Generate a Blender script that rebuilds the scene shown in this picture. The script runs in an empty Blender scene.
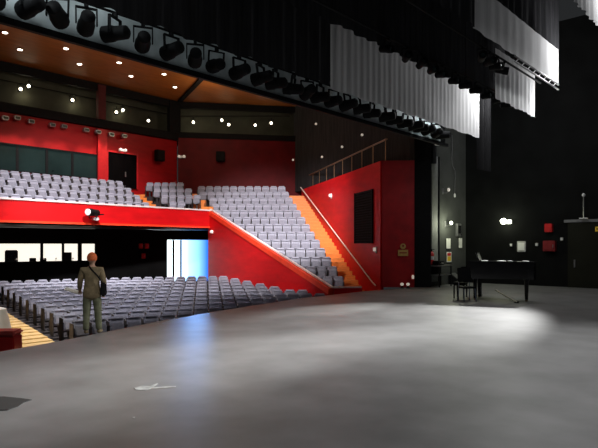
import bpy, bmesh, math, random
from mathutils import Vector, Matrix
random.seed(7)
C = bpy.context.scene.collection
sc = bpy.context.scene
PI = math.pi

# ------------------------------------------------------------------ camera model / site plan
F, EYE, HOR, CX = 560.0, 1.95, 245.0, 299.0
AZ = math.radians(41.8)
FW = (math.cos(AZ), math.sin(AZ)); RT = (math.sin(AZ), -math.cos(AZ))
def W(u, v): return (u*RT[0]+v*FW[0], u*RT[1]+v*FW[1])
def UV(X, Y): return (X*RT[0]+Y*RT[1], X*FW[0]+Y*FW[1])
def at_v(px, py, v):
    x, y = W((px-CX)/F*v, v); return Vector((x, y, EYE+(HOR-py)/F*v))
def at_Y(px, py, Y): return at_v(px, py, Y/(FW[1]+(px-CX)/F*RT[1]))
def at_X(px, py, X): return at_v(px, py, X/(FW[0]+(px-CX)/F*RT[0]))
def at_z(px, py, z): return at_v(px, py, F*(EYE-z)/(py-HOR))
def to_px(p):
    u, v = UV(p[0], p[1]); return (CX+F*u/v, HOR-F*(p[2]-EYE)/v, v)

# ------------------------------------------------------------------ materials
def mat(name, col, rough=.6, var=.12, scale=6., metal=0., spec=.4, bump=0., stretch=None, coat=0.):
    m = bpy.data.materials.new(name); m.use_nodes = True
    nt = m.node_tree; b = nt.nodes['Principled BSDF']
    tc = nt.nodes.new('ShaderNodeTexCoord'); no = nt.nodes.new('ShaderNodeTexNoise')
    no.inputs['Scale'].default_value = scale; no.inputs['Detail'].default_value = 4
    if stretch:
        mp = nt.nodes.new('ShaderNodeMapping'); mp.inputs['Scale'].default_value = stretch
        nt.links.new(tc.outputs['Object'], mp.inputs[0]); nt.links.new(mp.outputs[0], no.inputs['Vector'])
    else:
        nt.links.new(tc.outputs['Object'], no.inputs['Vector'])
    rp = nt.nodes.new('ShaderNodeValToRGB')
    rp.color_ramp.elements[0].position = .3; rp.color_ramp.elements[1].position = .7
    rp.color_ramp.elements[0].color = tuple(c*(1-var) for c in col)+(1,)
    rp.color_ramp.elements[1].color = tuple(min(1, c*(1+var)) for c in col)+(1,)
    nt.links.new(no.outputs['Fac'], rp.inputs[0]); nt.links.new(rp.outputs[0], b.inputs['Base Color'])
    b.inputs['Roughness'].default_value = rough; b.inputs['Metallic'].default_value = metal
    b.inputs['Specular IOR Level'].default_value = spec; b.inputs['Coat Weight'].default_value = coat
    if bump:
        bp = nt.nodes.new('ShaderNodeBump'); bp.inputs['Strength'].default_value = bump
        nt.links.new(no.outputs['Fac'], bp.inputs['Height']); nt.links.new(bp.outputs[0], b.inputs['Normal'])
    return m
def emis(name, col, s, base=(.8, .8, .8)):
    m = mat(name, base, .4); b = m.node_tree.nodes['Principled BSDF']
    b.inputs['Emission Color'].default_value = col+(1,); b.inputs['Emission Strength'].default_value = s
    return m
M = {}
M['stage'] = mat('stage_vinyl', (.155, .155, .155), .48, .2, 1.1, spec=.28)
M['red'] = mat('red_lacquer_panel', (.60, .006, .009), .45, .12, 1.0, spec=.18, stretch=(1, 1, 3))
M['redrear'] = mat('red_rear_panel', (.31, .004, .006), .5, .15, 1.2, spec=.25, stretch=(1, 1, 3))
M['redshade'] = mat('shaded_red_rear_panel', (.11, .003, .005), .6, .2, 1.2, spec=.2)  # same red paint as the rear wall, its weaker light put into the colour
M['redbright'] = mat('bright_red_cap', (.90, .06, .02), .4, .1, 3)
M['cap'] = mat('pale_handrail', (.80, .72, .70), .35, .05)
M['carpet'] = mat('dark_carpet', (.035, .03, .033), .95, .2, 20)
M['wood'] = mat('step_timber', (.80, .25, .05), .5, .18, 5, stretch=(1, 1, 8))
M['palewood'] = mat('pale_timber', (.72, .50, .22), .5, .15, 5)
M['ceil'] = mat('ceiling_timber', (.30, .10, .015), .55, .2, 1.2, stretch=(1, 4, 1))
M['fabric'] = mat('seat_fabric', (.40, .405, .49), .9, .14, 12, spec=.15)
M['fabricshade'] = mat('shaded_seat_fabric', (.27, .272, .33), .9, .14, 12, spec=.15)  # seat fabric darkened, shade below the backrest tops put into the colour
M['seatdark'] = mat('seat_plastic', (.030, .024, .026), .5, .1)
M['black'] = mat('black_paint', (.007, .007, .008), .7, .2, spec=.12)
M['blackgloss'] = mat('piano_lacquer', (.006, .006, .007), .12, .1, spec=.5)
M['velour'] = mat('black_velour', (.035, .035, .038), .95, .25, 2.5, spec=.05, stretch=(6, 1, .3))
M['litcloth'] = mat('lit_whitened_drape', (.62, .62, .63), .9, .08, 3, spec=.1, stretch=(8, 1, .4))  # black drapes made grey-white, the strong light on them put into the colour
M['darkwall'] = mat('dark_wall', (.0045, .0048, .0048), .85, .3, 1.2, spec=.1, bump=.05)
M['darkred'] = mat('deep_red_column', (.42, .006, .01), .5, .2, 2)
M['gallery'] = mat('gallery_lining', (.045, .045, .032), .8, .25, 1.)
M['greywall'] = mat('grey_concrete', (.06, .063, .06), .85, .15, 1.5, spec=.15)
M['glassdark'] = mat('booth_glass', (.012, .024, .024), .12, .35, .5, spec=.6)
M['metal'] = mat('grey_metal', (.35, .35, .36), .35, .1, metal=.8)
M['brass'] = mat('bronze_rail', (.30, .19, .11), .35, .1, metal=.5)
M['white'] = mat('white_paint', (.75, .75, .74), .5, .05)
M['paper'] = mat('paper', (.80, .80, .76), .7, .04)
M['redbox'] = mat('signal_red', (.60, .02, .02), .4, .08)
M['yellow'] = mat('signal_yellow', (.80, .55, .03), .5, .05)
M['gold'] = mat('gold_sign', (.75, .50, .16), .4, .1, metal=.3)
M['skin'] = mat('skin', (.55, .33, .23), .55, .08, 20)
M['jacket'] = mat('khaki_jacket', (.23, .175, .10), .85, .25, 14)
M['trouser'] = mat('olive_trousers', (.15, .155, .095), .85, .25, 10)
M['orange'] = mat('orange_knit', (.72, .16, .05), .85, .2, 30)
M['shoe'] = mat('tan_shoe', (.22, .17, .10), .7, .15)
M['dark_olive_door'] = mat('dock_door_paint', (.014, .0145, .010), .8, .2, 1.3, spec=.1)
M['ivory'] = mat('piano_ivory', (.75, .73, .66), .35, .03)
M['lens'] = emis('lit_lens', (1, .90, .70), 7)
M['lens_cool'] = emis('lit_bulb', (.95, 1, .72), 12)
M['void'] = mat('unlit_opening', (.0025, .002, .0022), .9, .1, spec=.02)
M['down'] = emis('lit_downlight', (1, .93, .80), 9)
M['tiny'] = emis('pilot_lamp', (1, .85, .7), .3)
M['booth'] = emis('booth_glow_wall', (1, .93, .80), 1.25)  # wall glows by itself, the booth's lighting put into it
M['screen'] = emis('lit_screen', (.8, .95, .85), 1.5)

# ------------------------------------------------------------------ mesh builders
class MB:
    def __init__(s): s.v = []; s.f = []; s.mi = []; s.ms = []
    def mat(s, m):
        if m not in s.ms: s.ms.append(m)
        return s.ms.index(m)
    def add(s, vs, fs, m):
        o = len(s.v); i = s.mat(m); s.v += [tuple(v) for v in vs]
        for f in fs: s.f.append([k+o for k in f]); s.mi.append(i)
    def bm(s, bm, m, M4=None):
        bm.verts.index_update()
        s.add([(M4 @ v.co if M4 else v.co) for v in bm.verts], [[v.index for v in f.verts] for f in bm.faces], m); bm.free()
    def box(s, c, d, m, rot=None, bev=0.):
        bm = bmesh.new(); bmesh.ops.create_cube(bm, size=1)
        for v in bm.verts: v.co = Vector((v.co.x*d[0], v.co.y*d[1], v.co.z*d[2]))
        if bev: bmesh.ops.bevel(bm, geom=bm.edges[:], offset=bev, segments=2, affect='EDGES')
        m4 = Matrix.Translation(c) @ (rot.to_4x4() if rot else Matrix.Identity(4)); s.bm(bm, m, m4)
    def prism(s, poly, z0, z1, m):
        n = len(poly)
        a = sum(poly[i][0]*poly[(i+1) % n][1]-poly[(i+1) % n][0]*poly[i][1] for i in range(n))
        if a < 0: poly = poly[::-1]
        z0f = z0 if callable(z0) else (lambda p: z0); z1f = z1 if callable(z1) else (lambda p: z1)
        vs = [(p[0], p[1], z0f(p)) for p in poly]+[(p[0], p[1], z1f(p)) for p in poly]
        s.add(vs, [list(range(n))[::-1], list(range(n, 2*n))]+[[i, (i+1) % n, (i+1) % n+n, i+n] for i in range(n)], m)
    def wall(s, p, q, z0a, z1a, z0b, z1b, th, m):
        d = Vector((q[0]-p[0], q[1]-p[1])).normalized(); n = Vector((-d.y, d.x))*th/2
        vs = [(p[0]+n.x, p[1]+n.y, z0a), (q[0]+n.x, q[1]+n.y, z0b), (q[0]-n.x, q[1]-n.y, z0b), (p[0]-n.x, p[1]-n.y, z0a),
              (p[0]+n.x, p[1]+n.y, z1a), (q[0]+n.x, q[1]+n.y, z1b), (q[0]-n.x, q[1]-n.y, z1b), (p[0]-n.x, p[1]-n.y, z1a)]
        s.add(vs, [[0, 1, 2, 3], [7, 6, 5, 4], [0, 4, 5, 1], [1, 5, 6, 2], [2, 6, 7, 3], [3, 7, 4, 0]], m)
    def tube(s, pts, r, m, n=10, cap=True):
        pts = [Vector(p) for p in pts]; rr = r if isinstance(r, (list, tuple)) else [r]*len(pts)
        vs = []; fs = []
        for i, p in enumerate(pts):
            t = (pts[min(i+1, len(pts)-1)]-pts[max(i-1, 0)]).normalized()
            a = t.cross(Vector((0, 0, 1)) if abs(t.z) < .9 else Vector((1, 0, 0))).normalized(); b = t.cross(a)
            for k in range(n): vs.append(p+(a*math.cos(2*PI*k/n)+b*math.sin(2*PI*k/n))*rr[i])
        for i in range(len(pts)-1):
            for k in range(n): fs.append([i*n+k, i*n+(k+1) % n, (i+1)*n+(k+1) % n, (i+1)*n+k])
        if cap: fs += [list(range(n))[::-1], [(len(pts)-1)*n+k for k in range(n)]]
        s.add(vs, fs, m)
    def lathe(s, prof, m, n=20, M4=None):
        vs = []; fs = []
        for r, z in prof:
            for k in range(n): vs.append(Vector((r*math.cos(2*PI*k/n), r*math.sin(2*PI*k/n), z)))
        for i in range(len(prof)-1):
            for k in range(n): fs.append([i*n+k, i*n+(k+1) % n, (i+1)*n+(k+1) % n, (i+1)*n+k])
        fs += [list(range(n))[::-1], [(len(prof)-1)*n+k for k in range(n)]]
        if M4: vs = [M4 @ v for v in vs]
        s.add(vs, fs, m)
    def mesh(s, name, smooth=False):
        me = bpy.data.meshes.new(name); me.from_pydata(s.v, [], s.f)
        for m in s.ms: me.materials.append(m)
        me.polygons.foreach_set('material_index', s.mi)
        if smooth: me.polygons.foreach_set('use_smooth', [True]*len(s.f))
        me.validate(); me.update()
        if smooth: me.set_sharp_from_angle(angle=math.radians(40))
        return me
    def build(s, name, parent=None, smooth=False, loc=None):
        o = bpy.data.objects.new(name, s.mesh(name, smooth)); C.objects.link(o)
        if parent: o.parent = parent
        if loc is not None: o.location = loc
        return o
def tag(o, label, cat, group=None, kind=None):
    o['label'] = label; o['category'] = cat
    if group: o['group'] = group
    if kind: o['kind'] = kind
    return o
def thing(name, label, cat, loc=(0, 0, 0), rz=0., group=None):
    o = bpy.data.objects.new(name, None); o.empty_display_size = .2; C.objects.link(o)
    o.location = loc; o.rotation_euler = (0, 0, rz); return tag(o, label, cat, group)
def struct(o): o['kind'] = 'structure'; return o
def dup(root, label, loc, rot, group=None):
    r = root.copy(); C.objects.link(r); r.location = loc; r.rotation_euler = rot; r['label'] = label
    if group: r['group'] = group
    for ch in list(root.children):
        c = ch.copy(); C.objects.link(c); c.parent = r; c.matrix_parent_inverse = ch.matrix_parent_inverse.copy()
        for g in list(ch.children):
            d = g.copy(); C.objects.link(d); d.parent = c
    return r
ONES = ['', 'first', 'second', 'third', 'fourth', 'fifth', 'sixth', 'seventh', 'eighth', 'ninth', 'tenth', 'eleventh', 'twelfth', 'thirteenth',
        'fourteenth', 'fifteenth', 'sixteenth', 'seventeenth', 'eighteenth', 'nineteenth', 'twentieth']
def nth(n):
    if n <= 20: return ONES[n]
    if n == 30: return 'thirtieth'
    return ['', '', 'twenty', 'thirty', 'forty'][n//10]+'-'+ONES[n % 10]

# ================================================================== THE SETTING
# stage
EDGE = [(-12, 8.6), (-4, 9.4), (1, 10.2), (5.25, 11.2), (8.4, 12.25), (10.7, 12.8), (15.2, 13.6), (19.5, 13.7), (22.9, 13.25), (27.6, 13.1)]
b = MB(); b.prism([(-12, -9)]+EDGE+[(27.6, -9)], -.35, 0, M['stage']); struct(b.build('floor'))
b = MB()
for p, q in zip(EDGE, EDGE[1:]): b.wall((p[0], p[1]-.3), (q[0], q[1]-.3), -2.6, -.352, -2.6, -.352, .1, M['black'])
struct(b.build('trim_1'))

# stalls
SC = (7.0, 7.5); R0, DR, NR = 10.2, 1.12, 11
def u_par(v): return 1.38-.729*(v-25) if v < 34.4 else -.159*v
def zst(k): return -1.42+.068*k
b = MB()
for k in range(-2, NR+1):
    r0 = R0+k*DR-.50; r1 = r0+DR
    def lim(r):
        a = 90.
        while a > 0:
            x, y = SC[0]+r*math.cos(math.radians(a)), SC[1]+r*math.sin(math.radians(a)); u, v = UV(x, y)
            if u > u_par(v)-.12 or v > 34.6: break
            a -= .5
        return a+.5
    if k < 0 and False: continue
    a0, a1 = max(lim(r0), lim(r1)), 118.
    n = 24; out = []
    for i in range(n+1):
        a = math.radians(a0+(a1-a0)*i/n); out.append((SC[0]+r1*math.cos(a), SC[1]+r1*math.sin(a)))
    for i in range(n, -1, -1):
        a = math.radians(a0+(a1-a0)*i/n); out.append((SC[0]+r0*math.cos(a), SC[1]+r0*math.sin(a)))
    zz = zst(max(k, 0))
    n2 = n+1
    vs = [(p[0], p[1], z) for z in (-1.62, zz) for p in out]
    fs = []
    N = 2*n2
    for i in range(n):
        fs += [[N+i, N+N-1-i, N+N-2-i, N+i+1], [i, i+1, N-2-i, N-1-i]]
    for i in range(N): fs.append([i, (i+1) % N, N+(i+1) % N, N+i])
    b.add(vs, fs, M['carpet'])
struct(b.build('floor'))
# pale timber aisle at the left of the stalls block
b = MB()
for k in range(-1, NR+1):
    for h in range(2):
        r0 = R0+k*DR-.5+h*DR/2+.012; r1 = r0+DR/2-.012
        pts = [(SC[0]+r*math.cos(math.radians(a)), SC[1]+r*math.sin(math.radians(a))) for r, aa in ((r0, (82.2, 85, 88, 91)), (r1, (91, 88, 85, 82.2))) for a in aa]
        z = zst(max(k, 0))
        b.prism(pts, z+.004, z+.07+.028*h, M['palewood'])
o = b.build('floor'); struct(o)

# the red wall between stalls and right-hand raked block (slopes down to the stage)
A_, B_ = W(1.42, 24.9), W(-5.47, 34.4)
ZB = 4.12
b = MB(); b.wall(A_, B_, -1.6, -.242, -1.6, ZB-.292, .22, M['red']); b.wall(B_, W(-5.68, 36.0), -1.6, 2.85, -1.6, 2.85, .22, M['red']); struct(b.build('wall_right'))
b = MB(); b.wall(A_, B_, -.24, .02, ZB-.29, ZB-.03, .30, M['redbright']); struct(b.build('trim_2'))
b = MB(); b.wall(W(1.46, 24.9), W(-5.43, 34.4), .05, .115, ZB, ZB+.065, .12, M['cap'])
b.wall(W(1.42, 24.9), W(2.8, 25.0), .04, .10, .04, .10, .14, M['cap'])
struct(b.build('trim_3'))
b = MB(); b.wall(W(1.55, 24.9), W(2.8, 25.0), -1.6, .03, -1.6, .03, .2, M['red']); struct(b.build('wall_front'))

# balcony
BY = 27.0; BX1 = W(-5.47, 34.4)[0]-.02
bf_r = at_Y(211, 210, BY); bx_r = bf_r.x
b = MB(); b.box(((bx_r-6)/2, BY, 3.5), (bx_r+6, .24, 1.02), M['red']); struct(b.build('wall_front'))
b = MB(); b.box(((bx_r-6)/2, BY-.02, 4.06), (bx_r+6, .34, .09), M['cap'], bev=.02); struct(b.build('trim_4'))
b = MB(); b.box(((bx_r-6)/2, BY-.03, 3.03), (bx_r+6, .32, .10), M['redbright']); struct(b.build('trim_5'))
b = MB(); b.prism([(-6, BY+.13), (bx_r-.1, BY+.13), W(-5.75, 35.9), W(-9.5, 39.4), (10, 32.6), (-6, 32.6)], 2.9, 3.08, mat('soffit', (.03, .026, .028), .28, .2, 1.)); struct(b.build('ceiling'))
NB, BD = 4, .95
BROW = [(BY+.9+BD*k, 3.43+.48*k) for k in range(NB)]
BXE = 18.35
b = MB()
for k, (y, z) in enumerate(BROW):
    b.box(((BXE-4)/2, y+.05, (z+3.09)/2), (BXE+4, BD-.002, z-3.09), M['carpet'])
b.prism([(-4, BROW[-1][0]+.53), (BXE, BROW[-1][0]+.53), (BXE, 32.45), (-4, 32.45)], 3.09, BROW[-1][1]+.3, M['carpet'])
struct(b.build('floor'))
# the timber steps on the balcony between the two blocks
b = MB()
for i in range(8):
    y0 = BY+.35+i*.5
    b.box((BXE+.85, y0+.25, (3.3+.235*i+3.09)/2), (1.66, .495, .21+.235*i), M['wood'])
struct(b.build('floor'))
# small block of the balcony beyond the steps
SBR = [(36.6-.84*i, -10.0+.70*i, 6.0-.48*i) for i in range(4)]
def u_lim(v): return (FW[1]*v-27.32)/-RT[1]      # stays behind the balcony front
b = MB()
for v, u, zt in SBR:
    ua, ub = min(u+2.52, u_lim(v-.38)), min(u+2.52, u_lim(v+.457))
    b.prism([W(u-.05, v-.38), W(ua, v-.38), W(ub, v+.457), W(u-.05, v+.457)], 3.09, zt-.92, M['carpet'])
struct(b.build('floor'))
b = MB()
for i, (v, u, zt) in enumerate(SBR):
    for h in range(2):
        vv = v-.38+h*.42
        ue = min(u+3.3, u_lim(vv))
        if ue > u+2.7: b.prism([W(u+2.54, vv), W(ue, vv), W(ue, vv+.41), W(u+2.54, vv+.41)], 3.09, zt-.9+.2*h, M['wood'])
        b.prism([W(u-1.0, vv), W(u-.07, vv), W(u-.07, vv+.41), W(u-1.0, vv+.41)], 3.09, zt-.95+.2*h, M['wood'])
struct(b.build('floor'))

# right-hand raked block
NS = 13
SROW = [(28+.87*j, .35+.467*j) for j in range(NS)]            # front distance, height of seat tops
def u_left(v): return u_par(v)+.32 if v < 34.4 else -5.15-(v-34.4)*.53
def u_st(v): return 2.30-.304*(v-28)
def u_box(v): return 3.85-.2644*(v-26)
b = MB()
for v, zt in SROW:
    va, vb = v-.40, v+.468
    b.prism([W(u_left(va)-.1, va), W(u_st(va), va), W(u_st(vb), vb), W(u_left(vb)-.1, vb)], (3.09 if vb > 34.3 else -1.6), zt-.92, M['carpet'])
struct(b.build('floor'))
b = MB()
n = 30
for i in range(n):
    va = 26.6+i*(39.2-26.6)/n; vb = va+(39.2-26.6)/n-.004
    z = -.95+(5.35+.95)*i/(n-1)
    b.prism([W(u_st(va)+.02, va), W(u_box(va)-.10, va), W(u_box(vb)-.10, vb), W(u_st(vb)+.02, vb)], -1.6, z, M['wood'])
struct(b.build('floor'))
# nosing lines (pale) set on the steps
b = MB()
for i in range(n):
    va = 26.6+i*(39.2-26.6)/n; z = -.95+(5.35+.95)*i/(n-1)
    b.prism([W(u_st(va)+.05, va-.01), W(u_box(va)-.14, va-.01), W(u_box(va)-.14, va+.03), W(u_st(va)+.05, va+.03)], z+.002, z+.014, mat('nosing', (.75, .33, .10), .5) if i == 0 else bpy.data.materials['nosing'])
struct(b.build('trim_6'))

# red box wall right of the stairs
cu, cv = 3.85, 26.0; fu, fv = u_box(39.6), 39.6
b = MB(); b.wall(W(cu, cv), W(fu, fv), -1.6, 5.85, -1.6, 5.85, .16, M['red'])
struct(b.build('wall_right'))
b = MB(); b.wall(W(cu-.0, cv-.02), W(5.4, 25.9), 0.0, 5.85, 0.0, 5.85, .16, M['darkred']); struct(b.build('wall_proscenium'))
b = MB(); b.prism([W(cu+.1, cv+.1), W(5.3, cv+.1), W(5.9, 39.6), W(fu+.1, fv)], 5.55, 5.80, M['carpet']); struct(b.build('floor'))
# black backing above the box and behind the balustrade
b = MB(); b.wall(W(6.4, 26.4), W(-.3, 40.9), 5.8, 12.4, 5.8, 12.4, .2, M['velour']); struct(b.build('wall_right'))
# proscenium: black column, then grey offstage wall
b = MB(); b.prism([W(5.32, 25.8), W(6.08, 25.8), W(6.2, 27.2), W(5.4, 27.2)], -.0, 12.4, M['black']); struct(b.build('wall_proscenium'))
pB = W(6.12, 26.5)
b = MB(); b.wall(pB, (27.6, 13.1), 0, 12.4, 0, 12.4, .2, M['greywall']); struct(b.build('wall_proscenium'))
b = MB(); b.box((27.7, 2, 6.2), (.2, 22.2, 12.4), M['darkwall']); struct(b.build('wall_stage_left'))
b = MB(); b.box((27.56, 1.0, 2.52), (.06, 12.5, .10), M['black'], bev=.01); struct(b.build('trim_7'))

# rear wall of the upper level
WY = 32.55
WC = W(-8.47, 39.25); WE = W(3.0, 41.3)
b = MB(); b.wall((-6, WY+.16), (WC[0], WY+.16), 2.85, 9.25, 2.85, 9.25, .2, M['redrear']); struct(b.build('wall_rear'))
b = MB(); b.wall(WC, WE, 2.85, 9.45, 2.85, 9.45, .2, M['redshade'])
struct(b.build('wall_rear'))
# gallery: dark fascia, floor, lining
GC = (WC[0]+.7, WC[1]+1.6); GE = (WE[0]+1, WE[1]+1.4)
b = MB(); b.wall((-6, WY-.02), (WC[0]-.1, WC[1]-.02), 9.26, 9.75, 9.26, 9.75, .3, M['black']); b.wall(WC, WE, 9.46, 9.85, 9.46, 9.85, .3, M['black'])
struct(b.build('trim_8'))
b = MB(); b.wall((-6, WY+1.6), GC, 9.2, 12.0, 9.2, 12.0, .2, M['gallery']); b.wall(GC, GE, 9.2, 12.0, 9.2, 12.0, .2, M['gallery']); struct(b.build('wall_rear'))
b = MB(); b.prism([(-6, WY+.12), (WC[0], WC[1]+.14), (WE[0], WE[1]+.14), GE, GC, (-6, WY+1.6)], 9.2, 9.25, M['black']); struct(b.build('floor'))
b = MB(); b.wall((-6, WY+.02), WC, 11.5, 11.98, 11.5, 11.98, .22, M['black']); b.wall(WC, WE, 11.55, 11.98, 11.55, 11.98, .22, M['black']); struct(b.build('trim_9'))
def pillar(px, w, m, i):
    p = at_Y(px, 120, WY-.12) if px < 178 else at_v(px, 120, 39.3)
    bb = MB(); bb.box((p.x, p.y, (9.76+11.9)/2), (w, .3, 2.14), m); struct(bb.build('trim_%d' % i))
M['pillar'] = mat('dim_red_pillar', (.07, .004, .006), .7, .15)
pillar(101, .5, M['pillar'], 10); pillar(174, .9, M['black'], 11)
# tall bright red pier between booth windows and doorway
p0, p1 = at_Y(98, 160, WY-.2), at_Y(107, 160, WY-.2)
b = MB(); b.box(((p0.x+p1.x)/2, WY-.16, 7.2), (p1.x-p0.x, .12, 3.9), mat('pier_red', (.42, .005, .008), .5, .12)); struct(b.build('trim_12'))
# ceiling
b = MB(); b.prism([(-6, 11.9), (24, 11.9), W(6.4, 27), W(3.2, 41.4), WC, (10, WY), (-6, WY)], 12.0, 12.25, M['ceil']); struct(b.build('ceiling'))
q0, q1 = at_z(206, 74, 11.95), at_z(180, 101, 11.95)
b = MB(); b.wall((q0.x, q0.y), (q1.x, q1.y), 11.88, 11.995, 11.88, 11.995, .28, M['black']); struct(b.build('trim_13'))
# translation-booth windows in the rear wall: opaque panes, the dark room put into their colour
xs = [at_Y(px, 150, WY-.12).x for px in (-26, 17, 46.5, 72, 97)]
for i in range(4):
    x0, x1 = xs[i], xs[i+1]
    b = MB(); b.box(((x0+x1)/2, WY-.125, 6.78), (x1-x0-.14, .03, 1.40), M['glassdark']); w = struct(b.build('window_%d' % (i+1)))
    b = MB()
    for zz in (6.05, 7.51): b.box(((x0+x1)/2, WY-.14, zz), (x1-x0, .09, .07), M['black'])
    for xx in (x0+.035, x1-.035): b.box((xx, WY-.14, 6.78), (.07, .09, 1.40), M['black'])
    b.build('window_frame', w)
# doorway on the upper level: black slab, the unlit opening put into its colour
p0, p1 = at_Y(107, 186, WY-.12), at_Y(137, 187, WY-.12)
b = MB(); b.box(((p0.x+p1.x)/2, WY-.125, 6.72), (p1.x-p0.x, .04, 2.2), M['void']); d = struct(b.build('dark_doorway_slab'))
b = MB()
b.box((p0.x, WY-.14, 6.75), (.1, .1, 2.26), M['darkred']); b.box((p1.x, WY-.14, 6.75), (.1, .1, 2.26), M['darkred']); b.box(((p0.x+p1.x)/2, WY-.14, 7.87), (p1.x-p0.x+.1, .1, .1), M['darkred'])
b.build('door_frame', d)
b = MB(); b.box(((p0.x+p1.x)/2+.2, WY-.17, 6.5), (.05, .05, .3), M['metal']); b.build('handle', d)

# rear wall beneath the balcony, with the lit control booth and the doorway to the foyer
D0, D1 = W(-8.35, 35.3), W(-5.72, 35.9)
L0, L1 = W(-17.5, 28.2), D0
def wl(px, z=0.):   # point of the rear stalls wall seen at column px
    k = (px-CX)/F; u0, v0 = -17.5, 28.2; u1, v1 = -8.35, 35.3
    t = (k*v0-u0)/((u1-u0)-k*(v1-v0)); x, y = W(u0+(u1-u0)*t, v0+(v1-v0)*t); return Vector((x, y, z))
b = MB()
ZW0, ZW1 = 1.02, 2.06
wx = [wl(-40), wl(110)]
b.wall(L0, L1, -1.4, ZW0, -1.4, ZW0, .16, M['darkwall']); b.wall(L0, L1, ZW1, 2.89, ZW1, 2.89, .16, M['darkwall'])
wins = [(-22, 40.5), (43, 62), (64, 78), (81.5, 95)]
cols = [(40.5, 43), (62, 64), (78, 81.5)]
for a, c in cols: b.wall(wl(a)[:2], wl(c)[:2], ZW0, ZW1, ZW0, ZW1, .16, M['darkwall'])
b.wall(wl(95)[:2], L1, ZW0, ZW1, ZW0, ZW1, .16, M['darkwall']); b.wall(L0, wl(-22)[:2], ZW0, ZW1, ZW0, ZW1, .16, M['darkwall'])
struct(b.build('wall_rear'))
glass = bpy.data.materials.new('clear_pane'); glass.use_nodes = True
nt = glass.node_tree; pb = nt.nodes['Principled BSDF']; tr = nt.nodes.new('ShaderNodeBsdfTransparent'); mx = nt.nodes.new('ShaderNodeMixShader')
gn = nt.nodes.new('ShaderNodeTexNoise'); gr = nt.nodes.new('ShaderNodeMapRange'); gr.inputs['To Min'].default_value = .04; gr.inputs['To Max'].default_value = .09
nt.links.new(gn.outputs['Fac'], gr.inputs['Value']); nt.links.new(gr.outputs[0], mx.inputs[0])
pb.inputs['Roughness'].default_value = .05; pb.inputs['Base Color'].default_value = (.2, .22, .22, 1)
nt.links.new(tr.outputs[0], mx.inputs[1]); nt.links.new(pb.outputs[0], mx.inputs[2]); nt.links.new(mx.outputs[0], nt.nodes['Material Output'].inputs[0])
for i, (a, c) in enumerate(wins):
    b = MB(); b.wall(wl(a+.4)[:2], wl(c-.4)[:2], ZW0+.03, ZW1-.03, ZW0+.03, ZW1-.03, .02, glass); w = struct(b.build('window_%d' % (i+5)))
    b = MB()
    for z in (ZW0+.02, ZW1-.02): b.wall(wl(a)[:2], wl(c)[:2], z-.02, z+.02, z-.02, z+.02, .10, M['black'])
    b.build('window_frame', w)
nb = Vector((L1[1]-L0[1], -(L1[0]-L0[0]))).normalized()*-1      # away from the stage
if nb.dot(Vector(FW)) < 0: nb = -nb
def booth(px, z, d): p = wl(px, z); return Vector((p.x+nb.x*d, p.y+nb.y*d, z))
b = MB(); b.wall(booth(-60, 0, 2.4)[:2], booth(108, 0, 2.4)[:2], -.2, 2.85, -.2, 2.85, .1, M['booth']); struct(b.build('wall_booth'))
b = MB(); b.prism([booth(-60, 0, .1)[:2], booth(108, 0, .1)[:2], booth(108, 0, 2.5)[:2], booth(-60, 0, 2.5)[:2]], -.25, -.15, M['carpet']); struct(b.build('floor'))
# foyer doorway
b = MB(); b.wall(D0, D1, 2.27, 2.89, 2.27, 2.89, .18, M['black']); struct(b.build('wall_rear'))
m = bpy.data.materials.new('foyer_glow_wall'); m.use_nodes = True; nt = m.node_tree; pb = nt.nodes['Principled BSDF']  # wall glows by itself, foyer daylight put into a white-to-blue ramp
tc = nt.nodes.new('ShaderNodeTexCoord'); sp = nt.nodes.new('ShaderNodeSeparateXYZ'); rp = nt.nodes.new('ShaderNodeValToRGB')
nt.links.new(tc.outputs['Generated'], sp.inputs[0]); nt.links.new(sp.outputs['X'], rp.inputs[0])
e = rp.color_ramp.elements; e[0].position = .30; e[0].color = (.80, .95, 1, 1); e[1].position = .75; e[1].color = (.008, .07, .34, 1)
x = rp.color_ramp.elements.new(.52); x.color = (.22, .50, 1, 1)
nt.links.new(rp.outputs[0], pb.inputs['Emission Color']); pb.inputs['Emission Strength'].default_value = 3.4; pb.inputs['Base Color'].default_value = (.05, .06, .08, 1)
b = MB(); dd = (Vector(D1)-Vector(D0)).normalized(); rzd = math.atan2(dd.y, dd.x)
b.box((0, 0, 0), (5.2, .1, 4.2), m); o = struct(b.build('wall_foyer')); cc = (Vector(D0)+Vector(D1))/2; nn = Vector((-dd.y, dd.x)); nn = nn if nn.dot(Vector(FW)) > 0 else -nn
o.location = (cc.x+nn.x*1.6, cc.y+nn.y*1.6, .75); o.rotation_euler = (0, 0, rzd)
b = MB()
def dp(px): k = (px-CX)/F; u0, v0 = -8.35, 35.3; u1, v1 = -5.72, 35.9; t = (k*v0-u0)/((u1-u0)-k*(v1-v0)); return W(u0+(u1-u0)*t, v0+(v1-v0)*t)
for a, c in ((165.8, 167.2), (172.3, 174.6), (180, 181.8), (209.6, 210.8)): b.wall(dp(a), dp(c), -1.3, 2.26, -1.3, 2.26, .12, M['black'])
struct(b.build('door_2'))

# proscenium header above the forestage
HY0 = 11.0
b = MB(); b.box((7.4, HY0+.45, 9.25), (29.6, .12, 5.8), M['black']); struct(b.build('wall_proscenium'))
b = MB(); b.box((7.4, HY0+.3, 6.225), (29.6, .12, .13), M['black']); struct(b.build('trim_14'))
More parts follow.
